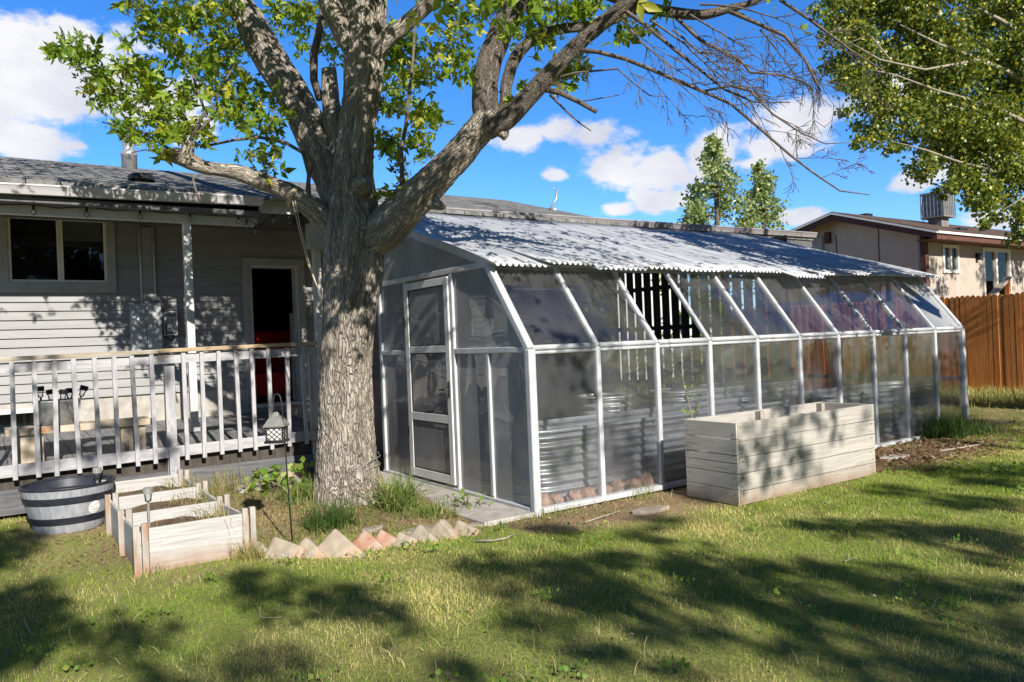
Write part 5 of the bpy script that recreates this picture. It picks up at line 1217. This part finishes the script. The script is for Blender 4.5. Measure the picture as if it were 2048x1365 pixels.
    # the crown above the frame: it throws the dappled shade on trunk, roof and siding
    parts = []
    cc = []
    for _ in range(34):
        x = rng.normal(.3,1.9); y = rng.normal(.6,1.9); z = 4.9+abs(rng.normal(0,1.5))+.15*abs(y)
        q = np.array([x,y,z]); d = q-CAM; zc_ = d@_f
        if zc_ > .3:
            v = 682.5-FPX*(d@_u)/zc_
            if v > -60: continue
        cc.append(q)
    # boughs on the sunny side that shade the fork and the big left limb
    def shade(px, py, D_, n, r):
        p = dep(px, py, D_)
        for t in np.arange(.6, 9, .15):
            q = p+SUN*t; d = q-CAM; zc_ = d@_f
            if zc_ < .4 or 682.5-FPX*(d@_u)/zc_ < -170: break
        for _ in range(n): cc.append(q+SUN*rng.uniform(0,1.0)+rng.normal(0,r,3))
    for (px,py,D_,n) in [(655,300,7.8,3),(690,340,7.6,4),(715,390,7.6,4),(680,420,7.6,4),(720,450,7.6,3),(660,470,7.6,3),(735,300,7.6,3),(700,500,7.6,2),(760,470,7.6,2),(690,560,7.6,1),(700,270,7.6,3),(640,330,7.8,3),(590,175,8,2),(560,120,8.1,3),(530,70,8.2,2),(800,430,7.6,2),(860,370,7.4,1),(940,280,7.3,1),(720,180,7.6,1)]:
        shade(px,py,D_,n,.16)
    thin = []
    for _ in range(26):
        x = rng.uniform(0,8.3); y = rng.uniform(.5,4.0); p = np.array([x,y,2.5+.32*(y-.6)])
        for t in np.arange(1.0, 12, .2):
            q = p+SUN*t; d = q-CAM; zc_ = d@_f
            if zc_ < .4 or 682.5-FPX*(d@_u)/zc_ < -170: break
        thin.append(q+SUN*rng.uniform(0,.6))
    for _ in range(60):
        x = rng.uniform(-5.5,-.2); y = rng.uniform(3.9,7.0); p = np.array([x,y,3.66+.286*(y-4)])
        for t in np.arange(1.0, 14, .2):
            q = p+SUN*t; d = q-CAM; zc_ = d@_f
            if zc_ < .4 or 682.5-FPX*(d@_u)/zc_ < -170: break
        thin.append(q+SUN*rng.uniform(0,.5))
    for q in thin:
        n = 20; C = q+rng.normal(0,.30,(n,3)); parts.append(leafcloud(C, rng.uniform(.08,.13,n), leaf_tint(n)))
    for q in cc:
        n = 46; C = q+rng.normal(0,.27,(n,3)); parts.append(leafcloud(C, rng.uniform(.10,.16,n), leaf_tint(n)))
    V, F, Tn = merge(parts); npmesh('foliage', V, F, MT['leaf'], T, col=Tn)['kind'] = 'stuff'
make_tree()
# rope from the low limb, wire round the trunk
rp = thing('rope', 'thin tan rope tied round the low limb and hanging to the trunk', 'rope', tuple(dep(585,400,7.5)))
m = MB()
a = dep(584,398,7.55); 
for dx, e in ((0,(640,588)),(5,(642,596))):
    m.tube([dep(585+dx,402,7.52), dep(597+dx*.8,455,7.53), dep(615+dx*.6,525,7.53), dep(e[0],e[1],7.5)], .0045, 5)
P = limb([(600,400,40,7.72),(570,384,38,7.7)])[0]
ax = np.array(P[0])-np.array(P[1]); ax /= np.linalg.norm(ax); s1 = np.cross(ax,[0,0,1.0]); s1 /= np.linalg.norm(s1); s2 = np.cross(s1,ax); cen = (np.array(P[0])+np.array(P[1]))/2
for k in (0,.012,.026): m.tube([cen+ax*k+.108*(s1*math.cos(q)+s2*math.sin(q)) for q in np.linspace(0,2*math.pi,25)], .005, 5)
m.build('rope_strand', MT['rope'], rp)
wr = thing('wire_wrap', 'thin twisted wire wrapped round the foot of the maple trunk', 'wire', tuple(at(697,930,2,.4)))
m = MB(); c0 = dep(697,925,7.93)
for (h0, h1) in ((.0,.10),(-.05,-.02)):
    P = [];
    for q in np.linspace(0,2*math.pi,60):
        t = .5+.5*math.sin(q+.6); r = .318+.006*math.sin(9*q); P.append((c0[0]+r*math.cos(q), c0[1]+r*math.sin(q), c0[2]+h0+(h1-h0)*t+.008*math.sin(23*q)))
    m.tube(P,.0045,5)
m.build('wire_strand', MT['wire'], wr)

# generic leafy tree out of clumps and limbs
def leafy_tree(name, label, base, trunkpts, clumps, per, size, tint, leafkind='poplar', group=None, spread=.5, droop=.6, limbs=True):
    t = thing(name, label, 'tree', tuple(base), group)
    m = MB(); m.tube([p for p,_ in trunkpts],[r for _,r in trunkpts],12); m.build('trunk', MT['twig'], t, smooth=True)
    if limbs:
        m = MB(); TP = np.array([p for p,_ in trunkpts])
        for (c, r) in clumps:
            c = np.array(c); i = int(np.argmin(np.linalg.norm(TP-(c-np.array([0,0,1.0])),axis=1))); s = TP[i]
            mid = (s+c)/2+np.array([0,0,-.1*np.linalg.norm(c-s)]); m.tube([s,mid,c],[.045,.025,.008],5,cap=False)
        m.build('limbs', MT['twig'], t)['kind'] = 'stuff'
    parts = []
    for (c, r) in clumps:
        n = int(per*(r/.6)**1.6); C = np.array(c)+rng.normal(0,spread,(n,3))*np.array([r,r,r*.85]); parts.append(leafcloud(C, rng.uniform(.7,1.2,n)*size, tint(n), leafkind, droop))
    V, F, Tn = merge(parts); npmesh('foliage', V, F, MT['leaf2'], t, col=Tn)['kind'] = 'stuff'
    return t
# the two young poplars behind
ptint = lambda n: leaf_tint(n,(.17,.24,.08),(.30,.37,.14),(.40,.45,.2),.25)
def poplar(px, top, bot, wpx, D, label, n):
    b = dep(px,bot,D); tp = dep(px,top,D); h = tp[2]-b[2]; cl = []
    for _ in range(n):
        t = rng.random()**.8; w = wpx*D/FPX*.5*(1-t)**.75*(.55+.45*min(1,t*6)); a = rng.uniform(0,6.28); r = w*rng.uniform(.05,1.25)**.6
        cl.append(((b[0]+.25*t*0+r*math.cos(a), b[1]+r*math.sin(a), b[2]+h*t), .42*(1-.45*t)))
    base = (b[0],b[1],0)
    leafy_tree('poplar_tree', label, base, [((b[0],b[1],0),.16),((b[0],b[1],b[2]+h*.5),.08),((b[0],b[1],tp[2]),.02)], cl, 165, .15, ptint, droop=-.2, limbs=False)
poplar(1436,280,480,165,29,'taller of the two pale green poplars rising behind the house roof',64)
poplar(1529,325,480,84,30,'slimmer, shorter poplar rising behind the house roof beside the taller one',40)
poplar(1395,400,480,60,31,'lowest bushy poplar top just clear of the house roof, left of the taller one',16)

# the cottonwood hanging in from the right
ctint = lambda n: leaf_tint(n,(.08,.125,.02),(.18,.23,.035),(.44,.42,.06),.17)
def make_cotton():
    cl = []
    pts = [(1665,30,36,9.5),(1690,60,46,9.5),(1720,110,50,9.5),(1690,150,32,9.4),(1740,50,55,9.7),(1745,160,46,9.5),(1760,215,46,9.4),(1735,255,32,9.3),(1775,290,26,9.2),(1712,285,16,9.3),(1790,110,55,9.8),(1810,180,55,9.6),(1830,235,46,9.5),(1800,20,55,10),(1860,60,65,10),(1880,130,65,9.8),(1900,200,65,9.6),(1885,270,50,9.5),(1850,320,34,9.4),(1905,325,44,9.3),(1930,60,65,10.2),(1950,140,65,9.8),(1965,220,65,9.5),(1950,290,55,9.4),(1955,360,40,9.3),(1990,40,65,10.3),(2020,120,65,9.9),(2030,200,65,9.6),(2010,280,55,9.4),(2020,350,46,9.3),(1990,410,34,9.2),(1945,390,24,9.2),(2040,420,40,9.1),(2060,60,65,10.2),(2080,180,75,9.7),(2090,300,65,9.4),(1905,368,24,9.2),(2040,300,55,9.4),(1830,-20,55,10),(1700,-10,46,9.7),(1930,-20,65,10),(2030,-30,75,10),(1645,5,20,9.5),(1880,385,14,9.2),(1975,450,14,9.1),(2045,465,20,9.0),(1750,-40,55,9.8),(1860,-60,60,9.9)]
    for (px,py,r,D) in pts:
        k = 1.0 if px > 1800 else .95
        for j in range(6 if r > 30 else 3):
            cl.append((dep(px+rng.normal(0,r*.5),py+rng.normal(0,r*.5),D+rng.uniform(-.3,1.0)), r*D/FPX*.62*k))
    base = np.array([9.6,-3.2,.0])
    tp = [((9.6,-3.2,-.1),.30),((9.5,-3.0,2.2),.25),((9.2,-2.6,4.5),.18),((8.6,-2.0,6.5),.10),((8.2,-1.6,8.0),.05)]
    for _ in range(8):
        q = np.array([9.3,-2.8,6.6])+rng.normal(0,1,3)*np.array([1.3,1.3,1.2]); d = q-CAM; zc_ = d@_f
        u = 1024+FPX*(d@_r)/zc_; v = 682.5-FPX*(d@_u)/zc_
        if u < 2120 and v > -40: continue
        cl.append((q, .6))
    t = leafy_tree('cottonwood_tree', 'leafy cottonwood crown hanging in at the upper right above the fence', base, tp, cl, 1350, .056, ctint, droop=.8, spread=.5, limbs=False)
    m = MB()
    for spec in [[(2300,330,40,9.6),(2150,210,22,9.7),(2060,165,12,9.7),(1960,120,9,9.7),(1880,90,6,9.7),(1800,50,3,9.7)],[(2300,330,40,9.6),(2170,300,20,9.5),(2060,250,10,9.5),(1980,210,8,9.4),(1900,215,4,9.4)],[(2150,210,16,9.7),(2080,90,11,9.9),(2000,40,8,10),(1930,5,4,10)],
                 [(2170,300,16,9.5),(2090,350,9,9.3),(2000,345,6,9.2),(1920,325,5,9.2),(1850,300,4,9.2),(1790,285,2,9.2)],[(1960,120,6,9.6),(1850,140,5,9.5),(1760,120,4,9.4),(1690,80,2,9.4)],[(1980,210,6,9.4),(1870,180,4,9.3),(1790,150,3,9.3),(1740,140,2,9.3)],[(2090,350,6,9.3),(2040,400,4,9.1),(1990,430,2,9.1)],[(1780,120,4,9.2),(1740,70,3,9.2),(1690,90,2,9.2)]]:
        P, R_ = limb(spec); m.tube(P, R_, 7)
    o = m.build('limbs', MT['bark_pale'], t, smooth=True); o['kind'] = 'stuff'
MT['bark_pale'] = mat('pale_limb_bark', (.24,.21,.155), (.36,.32,.25), scale=30, rough=.9)
make_cotton()

# trees behind the camera, whose crowns throw the broken shade on the lawn, the planter box and the far wall
def make_shade():
    blobs = [(30,1190,90,70,0),(60,1300,130,60,0),(230,1275,110,30,0),(300,1350,120,22,0),(600,1190,150,22,0),(720,1238,95,22,0),(480,1165,60,14,0),(930,1345,110,16,0),
             (960,1130,110,20,1),(1110,1120,150,22,1),(1290,1150,180,26,1),(1420,1130,120,16,1),(1180,1195,160,20,1),(1330,1215,150,22,1),(1480,1190,160,24,1),(1610,1230,170,26,1),(1120,1170,90,16,1),(1560,1150,120,14,1),
             (1700,1055,130,14,2),(1860,1075,170,18,2),(1990,1105,120,18,2),(1760,1160,150,16,2),(1930,1180,150,24,2),(1800,1240,170,26,2),(1960,1270,150,36,2),(1700,1300,150,28,2),(1550,1310,130,20,1),(1850,1340,200,28,2),(2010,1340,90,40,2),
             (1180,1290,70,14,1),(1340,1320,120,18,1),(1100,1060,60,8,1),(1250,1075,80,8,1),(1950,1010,90,16,2),(1800,985,80,10,2),(1990,960,70,14,2),(1850,940,60,10,2),(1300,1040,60,8,1),(20,1100,50,30,0),(1250,1185,330,9,1),(1650,1130,300,8,2),(1400,1262,350,11,1),(1760,1212,280,10,2),(1700,1352,300,10,2),(520,1328,200,9,0),(1080,1240,130,8,1),(640,1215,170,9,0)]
    trees = [((-7.5,-15.0),[]),((5.0,-14.5),[]),((8.5,-15.0),[])]
    for (px,py,rx,ry,k) in blobs:
        a = at(px-rx,py,2,0); b = at(px+rx,min(py,1360),2,0); c = at(px,py-ry,2,0); d = at(px,py+ry,2,0)
        w = np.linalg.norm(b-a)/2; h = np.linalg.norm(d-c)/2; n = int(max(3, 11.0*w*h/.16))
        for _ in range(n):
            q = rng.uniform(0,6.28); r = rng.random()**.5*.9
            g = at(px+rx*r*math.cos(q), py+ry*r*math.sin(q), 2, 0)
            z = rng.uniform(5.4,8.6); p = g+SUN*(z/SUN[2]); trees[k][1].append((p, rng.uniform(.09,.20)))
    # shade on the upright things: planter box front, greenhouse panes, far wall
    def on(p, n, r, k, rr=.25):
        for _ in range(n):
            q = np.array(p)+rng.normal(0,1,3)*np.array([r,0,r]); z = rng.uniform(5.5,8.5); trees[k][1].append((q+SUN*((z-q[2])/SUN[2]), rng.uniform(.7,1.2)*rr))
    for x in (1.7,2.0,2.3): on((x,-1.1,.4),2,.15,1)
    for (x,z) in ((2.7,.2),(3.15,.55),(3.75,.65)): on((x,-1.1,z),1,.08,2,.17)
    for _ in range(62):
        x = rng.uniform(.1,8.5)
        if 1.5 < x < 4.5 and rng.random() < .75: continue
        on((x,0,rng.uniform(.1,1.75)),1,.1,1 if x < 4 else 2,.25)
    for _ in range(22):
        x = rng.uniform(4.0,8.6); on((x,0,rng.uniform(.1,1.2)),1,.1,2,.26)
    for _ in range(20): on((rng.uniform(-4.1,-1.2),2.86,rng.uniform(.6,1.75)),1,.05,0,.16)
    labs = ['tall shade tree standing behind the camera on the left side of the yard','tall shade tree standing behind the camera in the middle of the yard','tall shade tree standing behind the camera on the right side of the yard']
    tint = lambda n: leaf_tint(n,(.05,.09,.015),(.11,.16,.03),(.2,.22,.04),.1)
    for (bx,by),cl in trees:
        i = len([o for o in COL.objects if o.name.startswith('shade_tree')])
        for _ in range(34):      # the tree's inner crown, higher up
            cl.append((np.array([bx,by-5.5,9.5])+rng.normal(0,1,3)*np.array([1.6,1.0,1.0]), .6))
        leafy_tree('shade_tree', labs[i], (bx,by,0), [((bx,by,-.1),.3),((bx+.2,by,2.5),.24),((bx,by+.2,5.0),.17),((bx+.2,by,7.5),.10),((bx,by,9.5),.05)], cl, 150, .115, tint, 'maple', None, .55, .5, limbs=False)
    # a further tree beyond the fence line to the right, shading the neighbour's wall
    cl = []
    for _ in range(52):
        p = np.array([rng.uniform(15.2,21.5),3.84,rng.uniform(.9,3.6)]); 
        if 16.9 < p[0] < 17.6 and rng.random() < .7: continue
        z = rng.uniform(5.5,8.5); cl.append((p+SUN*((z-p[2])/SUN[2]), rng.uniform(.22,.42)))
    leafy_tree('shade_tree', 'tree outside the frame on the right that dapples the neighbouring wall', (18.5,-5.0,0), [((18.5,-5,-.1),.3),((18.5,-5,4),.2),((18.5,-5,7.5),.06)], cl, 150, .13, tint, 'maple', None, .5, .5, limbs=False)
    # unseen dense tree row, added far behind the camera to block low sky light
    back = lambda n: leaf_tint(n,(.03,.055,.012),(.07,.10,.02),(.12,.13,.03),.1)
    for i, bx in enumerate((-16.0,-8.0,0.0,8.0,16.0)):
        cl = []
        for _ in range(70):
            cl.append((np.array([bx+rng.uniform(-4.2,4.2), -25+rng.uniform(-1.5,1.5), rng.uniform(.6,8.4)]), 1.0))
        leafy_tree('sky_block_tree', ['far left','left','middle','right','far right'][i]+' one of the unseen dense trees added behind the camera to block sky light', (bx,-25,0), [((bx,-25,-.1),.3),((bx,-25,4),.2),((bx,-25,8),.06)], cl, 30, .5, back, 'poplar', None, .55, .3, limbs=False)
make_shade()

# ------------------------------------------------------------------ small plants
def clump(name, label, cat, px, py, z, n, h, spread, lean, tint, w=.006, group=None):
    p = at(px,py,2,z); x = p[0]+np.clip(rng.normal(0,spread,n),-1.6*spread,1.6*spread); y = p[1]+np.clip(rng.normal(0,spread,n),-1.6*spread,1.6*spread); hh = rng.uniform(.5,1.1,n)*h
    V, F, T = blades(x, y, hh, rng.uniform(.6,1.3,n)*w, lean, gz(x,y)-.01, tint(n), 2)
    return tag(npmesh(name, V, F, MT['grass'], col=T), label, cat, group)
gdark = lambda n: np.array([.07,.125,.03])*rng.uniform(.7,1.5,(n,1))
gmid = lambda n: np.where((rng.random(n) < .2)[:,None], np.array([.40,.36,.16]), np.array([.15,.23,.05]))*rng.uniform(.7,1.3,(n,1))
gdry = lambda n: np.where((rng.random(n) < .55)[:,None], np.array([.46,.38,.18]), np.array([.19,.23,.06]))*rng.uniform(.7,1.2,(n,1))
clump('grass_clump','tall arching grass clump at the foot of the trunk on the greenhouse side','grass clump',800,1018,.05,330,.46,.10,1.35,gmid,.009)
clump('grass_clump','dark fine grass clump in front of the maple trunk','grass clump',660,1055,.05,420,.34,.12,1.2,gdark,.006)
clump('grass_clump','loose grass tuft between the trunk and the path edge','grass clump',870,1030,.04,160,.22,.12,1.0,gmid)
clump('grass_clump','green grass clump left of the trunk behind the lantern pole','grass clump',605,1015,.06,200,.34,.13,1.3,gmid,.008)
clump('grass_clump','dry grass tuft at the front right corner post of the raised bed','grass clump',492,1122,.0,160,.22,.07,.7,gdry,.004)
clump('grass_clump','tall dry grass along the back right side of the raised bed','grass clump',450,1000,.10,220,.34,.16,.55,gdry,.004)
clump('grass_clump','dark green grass clump at the far corner post of the greenhouse','grass clump',1893,862,.1,700,.48,.15,.9,gdark,.008)
clump('grass_clump','low green grass clump beside the far greenhouse corner clump','grass clump',1945,850,.14,350,.26,.2,.6,gdark,.008)
clump('grass_clump','small tuft growing by the second front post of the greenhouse','grass clump',1290,995,.0,70,.2,.08,.7,gmid,.004)
clump('grass_clump','tuft at the front corner of the greenhouse base','grass clump',1115,1030,.0,120,.12,.12,.7,gmid,.004)
clump('grass_clump','thin grass tuft at the left foot of the raised bed','grass clump',315,1150,.0,60,.12,.05,.7,gmid,.004)
def leafy(name, label, px, py, z, n, r, h, size, tint):
    p = at(px,py,2,z); t = thing(name, label, 'plant', (p[0],p[1],float(gz(p[0],p[1]))))
    C = np.c_[p[0]+rng.normal(0,r,n), p[1]+rng.normal(0,r,n), gz(p[0],p[1])+rng.uniform(.3,1,n)*h]
    V, F, T = leafcloud(C, rng.uniform(.7,1.2,n)*size, tint(n), 'poplar', .1); o = npmesh('leaves', V, F, MT['leaf'], t, col=T); o['kind'] = 'stuff'
    m = MB()
    for c in C[::3]: m.tube([(p[0]+(c[0]-p[0])*.3,p[1]+(c[1]-p[1])*.3,gz(p[0],p[1])-.02),c],[.004,.002],4,cap=False)
    m.build('stems', MT['twig'], t)['kind'] = 'stuff'
wtint = lambda n: leaf_tint(n,(.13,.24,.03),(.24,.38,.06),(.36,.42,.09),.15)
leafy('weed','broad bright-leaved weed patch left of the maple trunk',560,1000,.08,90,.16,.26,.09,wtint)
leafy('weed','bright green weed growing behind the raised bed under the deck post',268,952,.13,26,.07,.16,.07,wtint)
leafy('weed','small green weed behind the raised bed, right of the deck post',330,955,.13,14,.05,.10,.06,wtint)
leafy('weed','little round-leaved weed against the broad brick left of the lantern pole',578,1132,.0,22,.035,.05,.035,wtint)
leafy('weed','green weed on the path edge by the greenhouse door',935,1015,.02,40,.10,.18,.05,wtint)
leafy('weed','dark little weed in the lawn near the mulch',2020,930,.1,60,.14,.10,.05,wtint)
leafy('weed','low clover patch in the lawn in front of the bricks',745,1112,.0,26,.09,.04,.03,wtint)
leafy('weed','leafy weed in the barrel planter behind its solar light',178,955,.42,12,.04,.05,.06,wtint)
# sapling between planter box and panes
sp = at(1386,880,1,-.28); t = thing('sapling','thin leafy sapling rising behind the left end of the planter box','sapling',(sp[0],sp[1],0))
m = MB(); stem = [np.array([sp[0]+.0,sp[1],0]),np.array([sp[0]-.01,sp[1],.6]),at(1384,830,1,-.28),at(1374,795,1,-.28),at(1365,755,1,-.28)]; m.tube(stem,[.009,.008,.006,.004,.002],6)
tips = []
for a,b in (((1386,838),(1398,815)),((1384,830),(1366,822)),((1379,805),(1392,790)),((1388,862),(1402,872)),((1386,855),(1368,845)),((1372,785),(1382,775))):
    A = at(*a,1,-.28); Bq = at(*b,1,-.30); m.tube([A,(A+Bq)/2+np.array([0,0,.01]),Bq],[.003,.0025,.0015],5); tips += [Bq,(A+Bq)/2]
m.build('stem', MT['bark_pale'], t, smooth=True)
C = np.array([q+rng.normal(0,.018,3) for q in tips+stem[3:] for _ in range(4)]); V,F,T = leafcloud(C, rng.uniform(.022,.04,len(C)), wtint(len(C)), 'poplar', 0); npmesh('leaves', V, F, MT['leaf'], t, col=T)['kind'] = 'stuff'
# dry weeds in the three boxes
def bed_weeds():
    x = rng.uniform(-3.3,-2.6,1500); y = rng.uniform(.5,2.38,1500); k = rng.random(1500) < .35+.65*sstep(-3.1,-2.65,x); x = x[k]; y = y[k]; n = len(x)
    V,F,T = blades(x,y,rng.uniform(.04,.22,n)*(.5+.8*sstep(-3.1,-2.65,x)),rng.uniform(.003,.006,n),.75,gz(np.full(n,-2.95),y)+.20,gdry(n),2)
    npmesh('bed_weeds', V, F, MT['grass'], col=T, kind='stuff')
    # low weeds round the trunk
    N = 17000; x = rng.uniform(-2.5,.0,N); y = rng.uniform(-.3,2.9,N); k = (y > .05-.28*(x+2.4)*.8)*(rng.random(N) < .55+.5*vnoise(x,y,2.2,4)); k *= ~((x > -.66)*(y > .0)); x = x[k]; y = y[k]; n = len(x)
    wt = np.where((vnoise(x,y,2.6,3.3) > -.18)[:,None], gmid(n), gdry(n)); V,F,T = blades(x,y,rng.uniform(.015,.095,n),rng.uniform(.003,.0065,n),1.2,gz(x,y)-.005,wt,2)
    npmesh('low_weeds', V, F, MT['grass'], col=T, kind='stuff')
    # straw and yellow weeds along the fence
    N = 9000; x = 9.0+2.1*rng.random(N)**.7; y = rng.uniform(-2.6,3.2,N); k = rng.random(N) < sstep(9.2,10.4,x)+.12; x = x[k]; y = y[k]; n = len(x)
    yl = np.where((rng.random(n) < .5)[:,None], np.array([.50,.47,.20]), np.array([.34,.38,.12]))*rng.uniform(.7,1.2,(n,1))
    V,F,T = blades(x,y,rng.uniform(.08,.34,n)*sstep(8.6,10.6,x),rng.uniform(.006,.014,n),.7,gz(x,y)-.01,yl,2)
    npmesh('fence_weeds', V, F, MT['grass'], col=T, kind='stuff')
bed_weeds()
def lawn_weeds():
    parts = []
    for _ in range(150):
        D = 3+8*rng.random()**.8; lat = rng.uniform(-.7,.7)*D; x = CAM[0]+_f[0]*D+_r0[0]*lat; y = CAM[1]+_f[1]*D+_r0[1]*lat
        if y > -.1 or bare([x],[y])[0] > .5 or (1.4 < x < 4 and y > -1.3): continue
        n = int(rng.integers(6,26)); r = rng.uniform(.02,.09); C = np.c_[x+rng.normal(0,r,n), y+rng.normal(0,r,n), np.full(n, gz(x,y)+.035)+rng.uniform(0,.03,n)]
        parts.append(leafcloud(C, rng.uniform(.015,.04,n), leaf_tint(n,(.10,.22,.03),(.20,.34,.05),(.3,.38,.07),.1), 'poplar', -.1))
    V,F,T = merge(parts); npmesh('clover', V, F, MT['grass'], col=T, kind='stuff')
    n = 9000; D = 2.8+8*rng.random(n)**.7; lat = rng.uniform(-.72,.72,n)*D; x = CAM[0]+_f[0]*D+_r0[0]*lat; y = CAM[1]+_f[1]*D+_r0[1]*lat
    k = (y < .3)*(vnoise(x,y,1.1,6.1) > -.05)*~((x > 1.5)*(x < 3.95)*(y > -1.15)); x = x[k]; y = y[k]; n = len(x)
    V,F,T = blades(x,y,rng.uniform(.05,.11,n),rng.uniform(.002,.004,n),1.3,gz(x,y),np.where((rng.random(n) < .6)[:,None],np.array([.60,.52,.26]),np.array([.22,.34,.05]))*rng.uniform(.7,1.2,(n,1)),2)
    npmesh('straw', V, F, MT['grass'], col=T, kind='stuff')
lawn_weeds()
def litter():
    # flat flecks: dead leaves, straw, bark chips
    P = []
    def flecks(x, y, s, tint, zoff=.006, asp=.5):
        n = len(x); a = rng.uniform(0,6.28,n); tx = rng.normal(0,.35,n); ty = rng.normal(0,.35,n)
        ux = np.c_[np.cos(a),np.sin(a),tx]*s[:,None]; uy = np.c_[-np.sin(a),np.cos(a),ty]*(s*asp)[:,None]; c = np.c_[x,y,gz(x,y)+zoff+s*.25]
        V = np.stack([c-ux,c-uy,c+ux,c+uy],1).reshape(-1,3); b = np.arange(n)[:,None]*4
        return V, np.concatenate([b+np.array([[0,1,2]]),b+np.array([[0,2,3]])]), np.repeat(tint,4,0)
    brown = lambda n: np.where((rng.random(n) < .4)[:,None], np.array([.42,.31,.18]), np.array([.26,.14,.07]))*rng.uniform(.6,1.3,(n,1))
    n = 2600; x = rng.uniform(-4.2,.9,n); y = rng.uniform(-.6,2.9,n); k = (bare(x,y) > .35)*~((x > -.05)*(y > -.02)); x = x[k]; y = y[k]; n = len(x)
    P.append(flecks(x,y,rng.uniform(.008,.026,n),brown(n)))
    n = 800; D = 3+9*rng.random(n)**.7; lat = rng.uniform(-.7,.7,n)*D; x = CAM[0]+_f[0]*D+_r0[0]*lat; y = CAM[1]+_f[1]*D+_r0[1]*lat; k = (y < .2); x = x[k]; y = y[k]; n = len(x)
    P.append(flecks(x,y,rng.uniform(.006,.02,n),np.where((rng.random(n) < .3)[:,None],np.array([.55,.5,.38]),brown(n)),.035))
    V,F,T = merge(P); npmesh('leaf_litter', V, F, MT['grass'], col=T, kind='stuff')
    n = 3200; x = rng.normal(5.5,1.1,n); y = -.75+rng.normal(0,.34,n); k = ~((x > 1.5)*(x < 3.95))*(y < -.06); x = x[k]; y = y[k]; n = len(x)
    V,F,T = flecks(x,y,rng.uniform(.015,.055,n),np.where((rng.random(n) < .25)[:,None],np.array([.40,.31,.22]),np.array([.20,.12,.07]))*rng.uniform(.5,1.3,(n,1)),.012,.35)
    npmesh('bark_mulch', V, F, MT['grass'], col=T, kind='stuff')
litter()
def stick(pts, r, label):
    P = []
    for (px,py) in pts:
        q = at(px,py,2,.02); P.append((q[0],q[1],float(gz(q[0],q[1]))+r+.012))
    m = MB(); m.tube(P, [r]+[r*.9]*(len(P)-2)+[r*.5], 6); tag(m.build('fallen_stick', MT['bark_pale'], None, smooth=True), label, 'stick')
stick([(952,1082),(985,1082),(1010,1078),(1036,1066)],.010,'bare curved stick lying in the grass past the last brick')
stick([(494,1170),(503,1195),(518,1218),(522,1233),(565,1231)],.0035,'thin bent twig lying on the lawn in front of the raised bed')
stick([(50,1245),(58,1262),(72,1275)],.006,'short white twig in the shaded grass at the lower left')
stick([(1880,904),(1920,896),(1965,889)],.016,'long pale stick lying across the bark mulch')
stick([(1170,1045),(1200,1036),(1240,1026)],.008,'brown stick in the grass before the second front pane')
stick([(1690,1120),(1700,1115),(1712,1112)],.004,'tiny pale twig on the lawn before the planter box')

# beyond the slats: a pale shed and a sunlit shrub
sh = thing('garden_shed', 'pale shed seen in slivers through the dark slatted screen', 'shed', (12.5,12.5,0))
m = MB(); m.box(9.2,15.4,12,15,0,3.9); m.build('wall', MT['shedwall'], sh)
m = MB(); m.prism([(11.7,3.85),(13.5,4.6),(15.3,3.85),(15.3,3.95),(13.5,4.72),(11.7,3.95)], 0, 9.0, 15.6); fixnormals(m.build('roof', MT['shingle'], sh))
m = MB(); m.box(11.4,12.4,11.96,11.998,.0,2.1); m.build('door', MT['white'], sh, bevel=.004)
cl = [(np.array([13.6+rng.normal(0,.9), 9.2+rng.normal(0,.5), rng.uniform(.5,3.4)]), .5) for _ in range(40)]
leafy_tree('shrub', 'sunlit green shrub beyond the slatted screen and the orange fence', (13.6,9.2,0), [((13.6,9.2,-.1),.06),((13.6,9.2,1.2),.04),((13.6,9.2,2.6),.02)], cl, 90, .11, wtint, limbs=False)
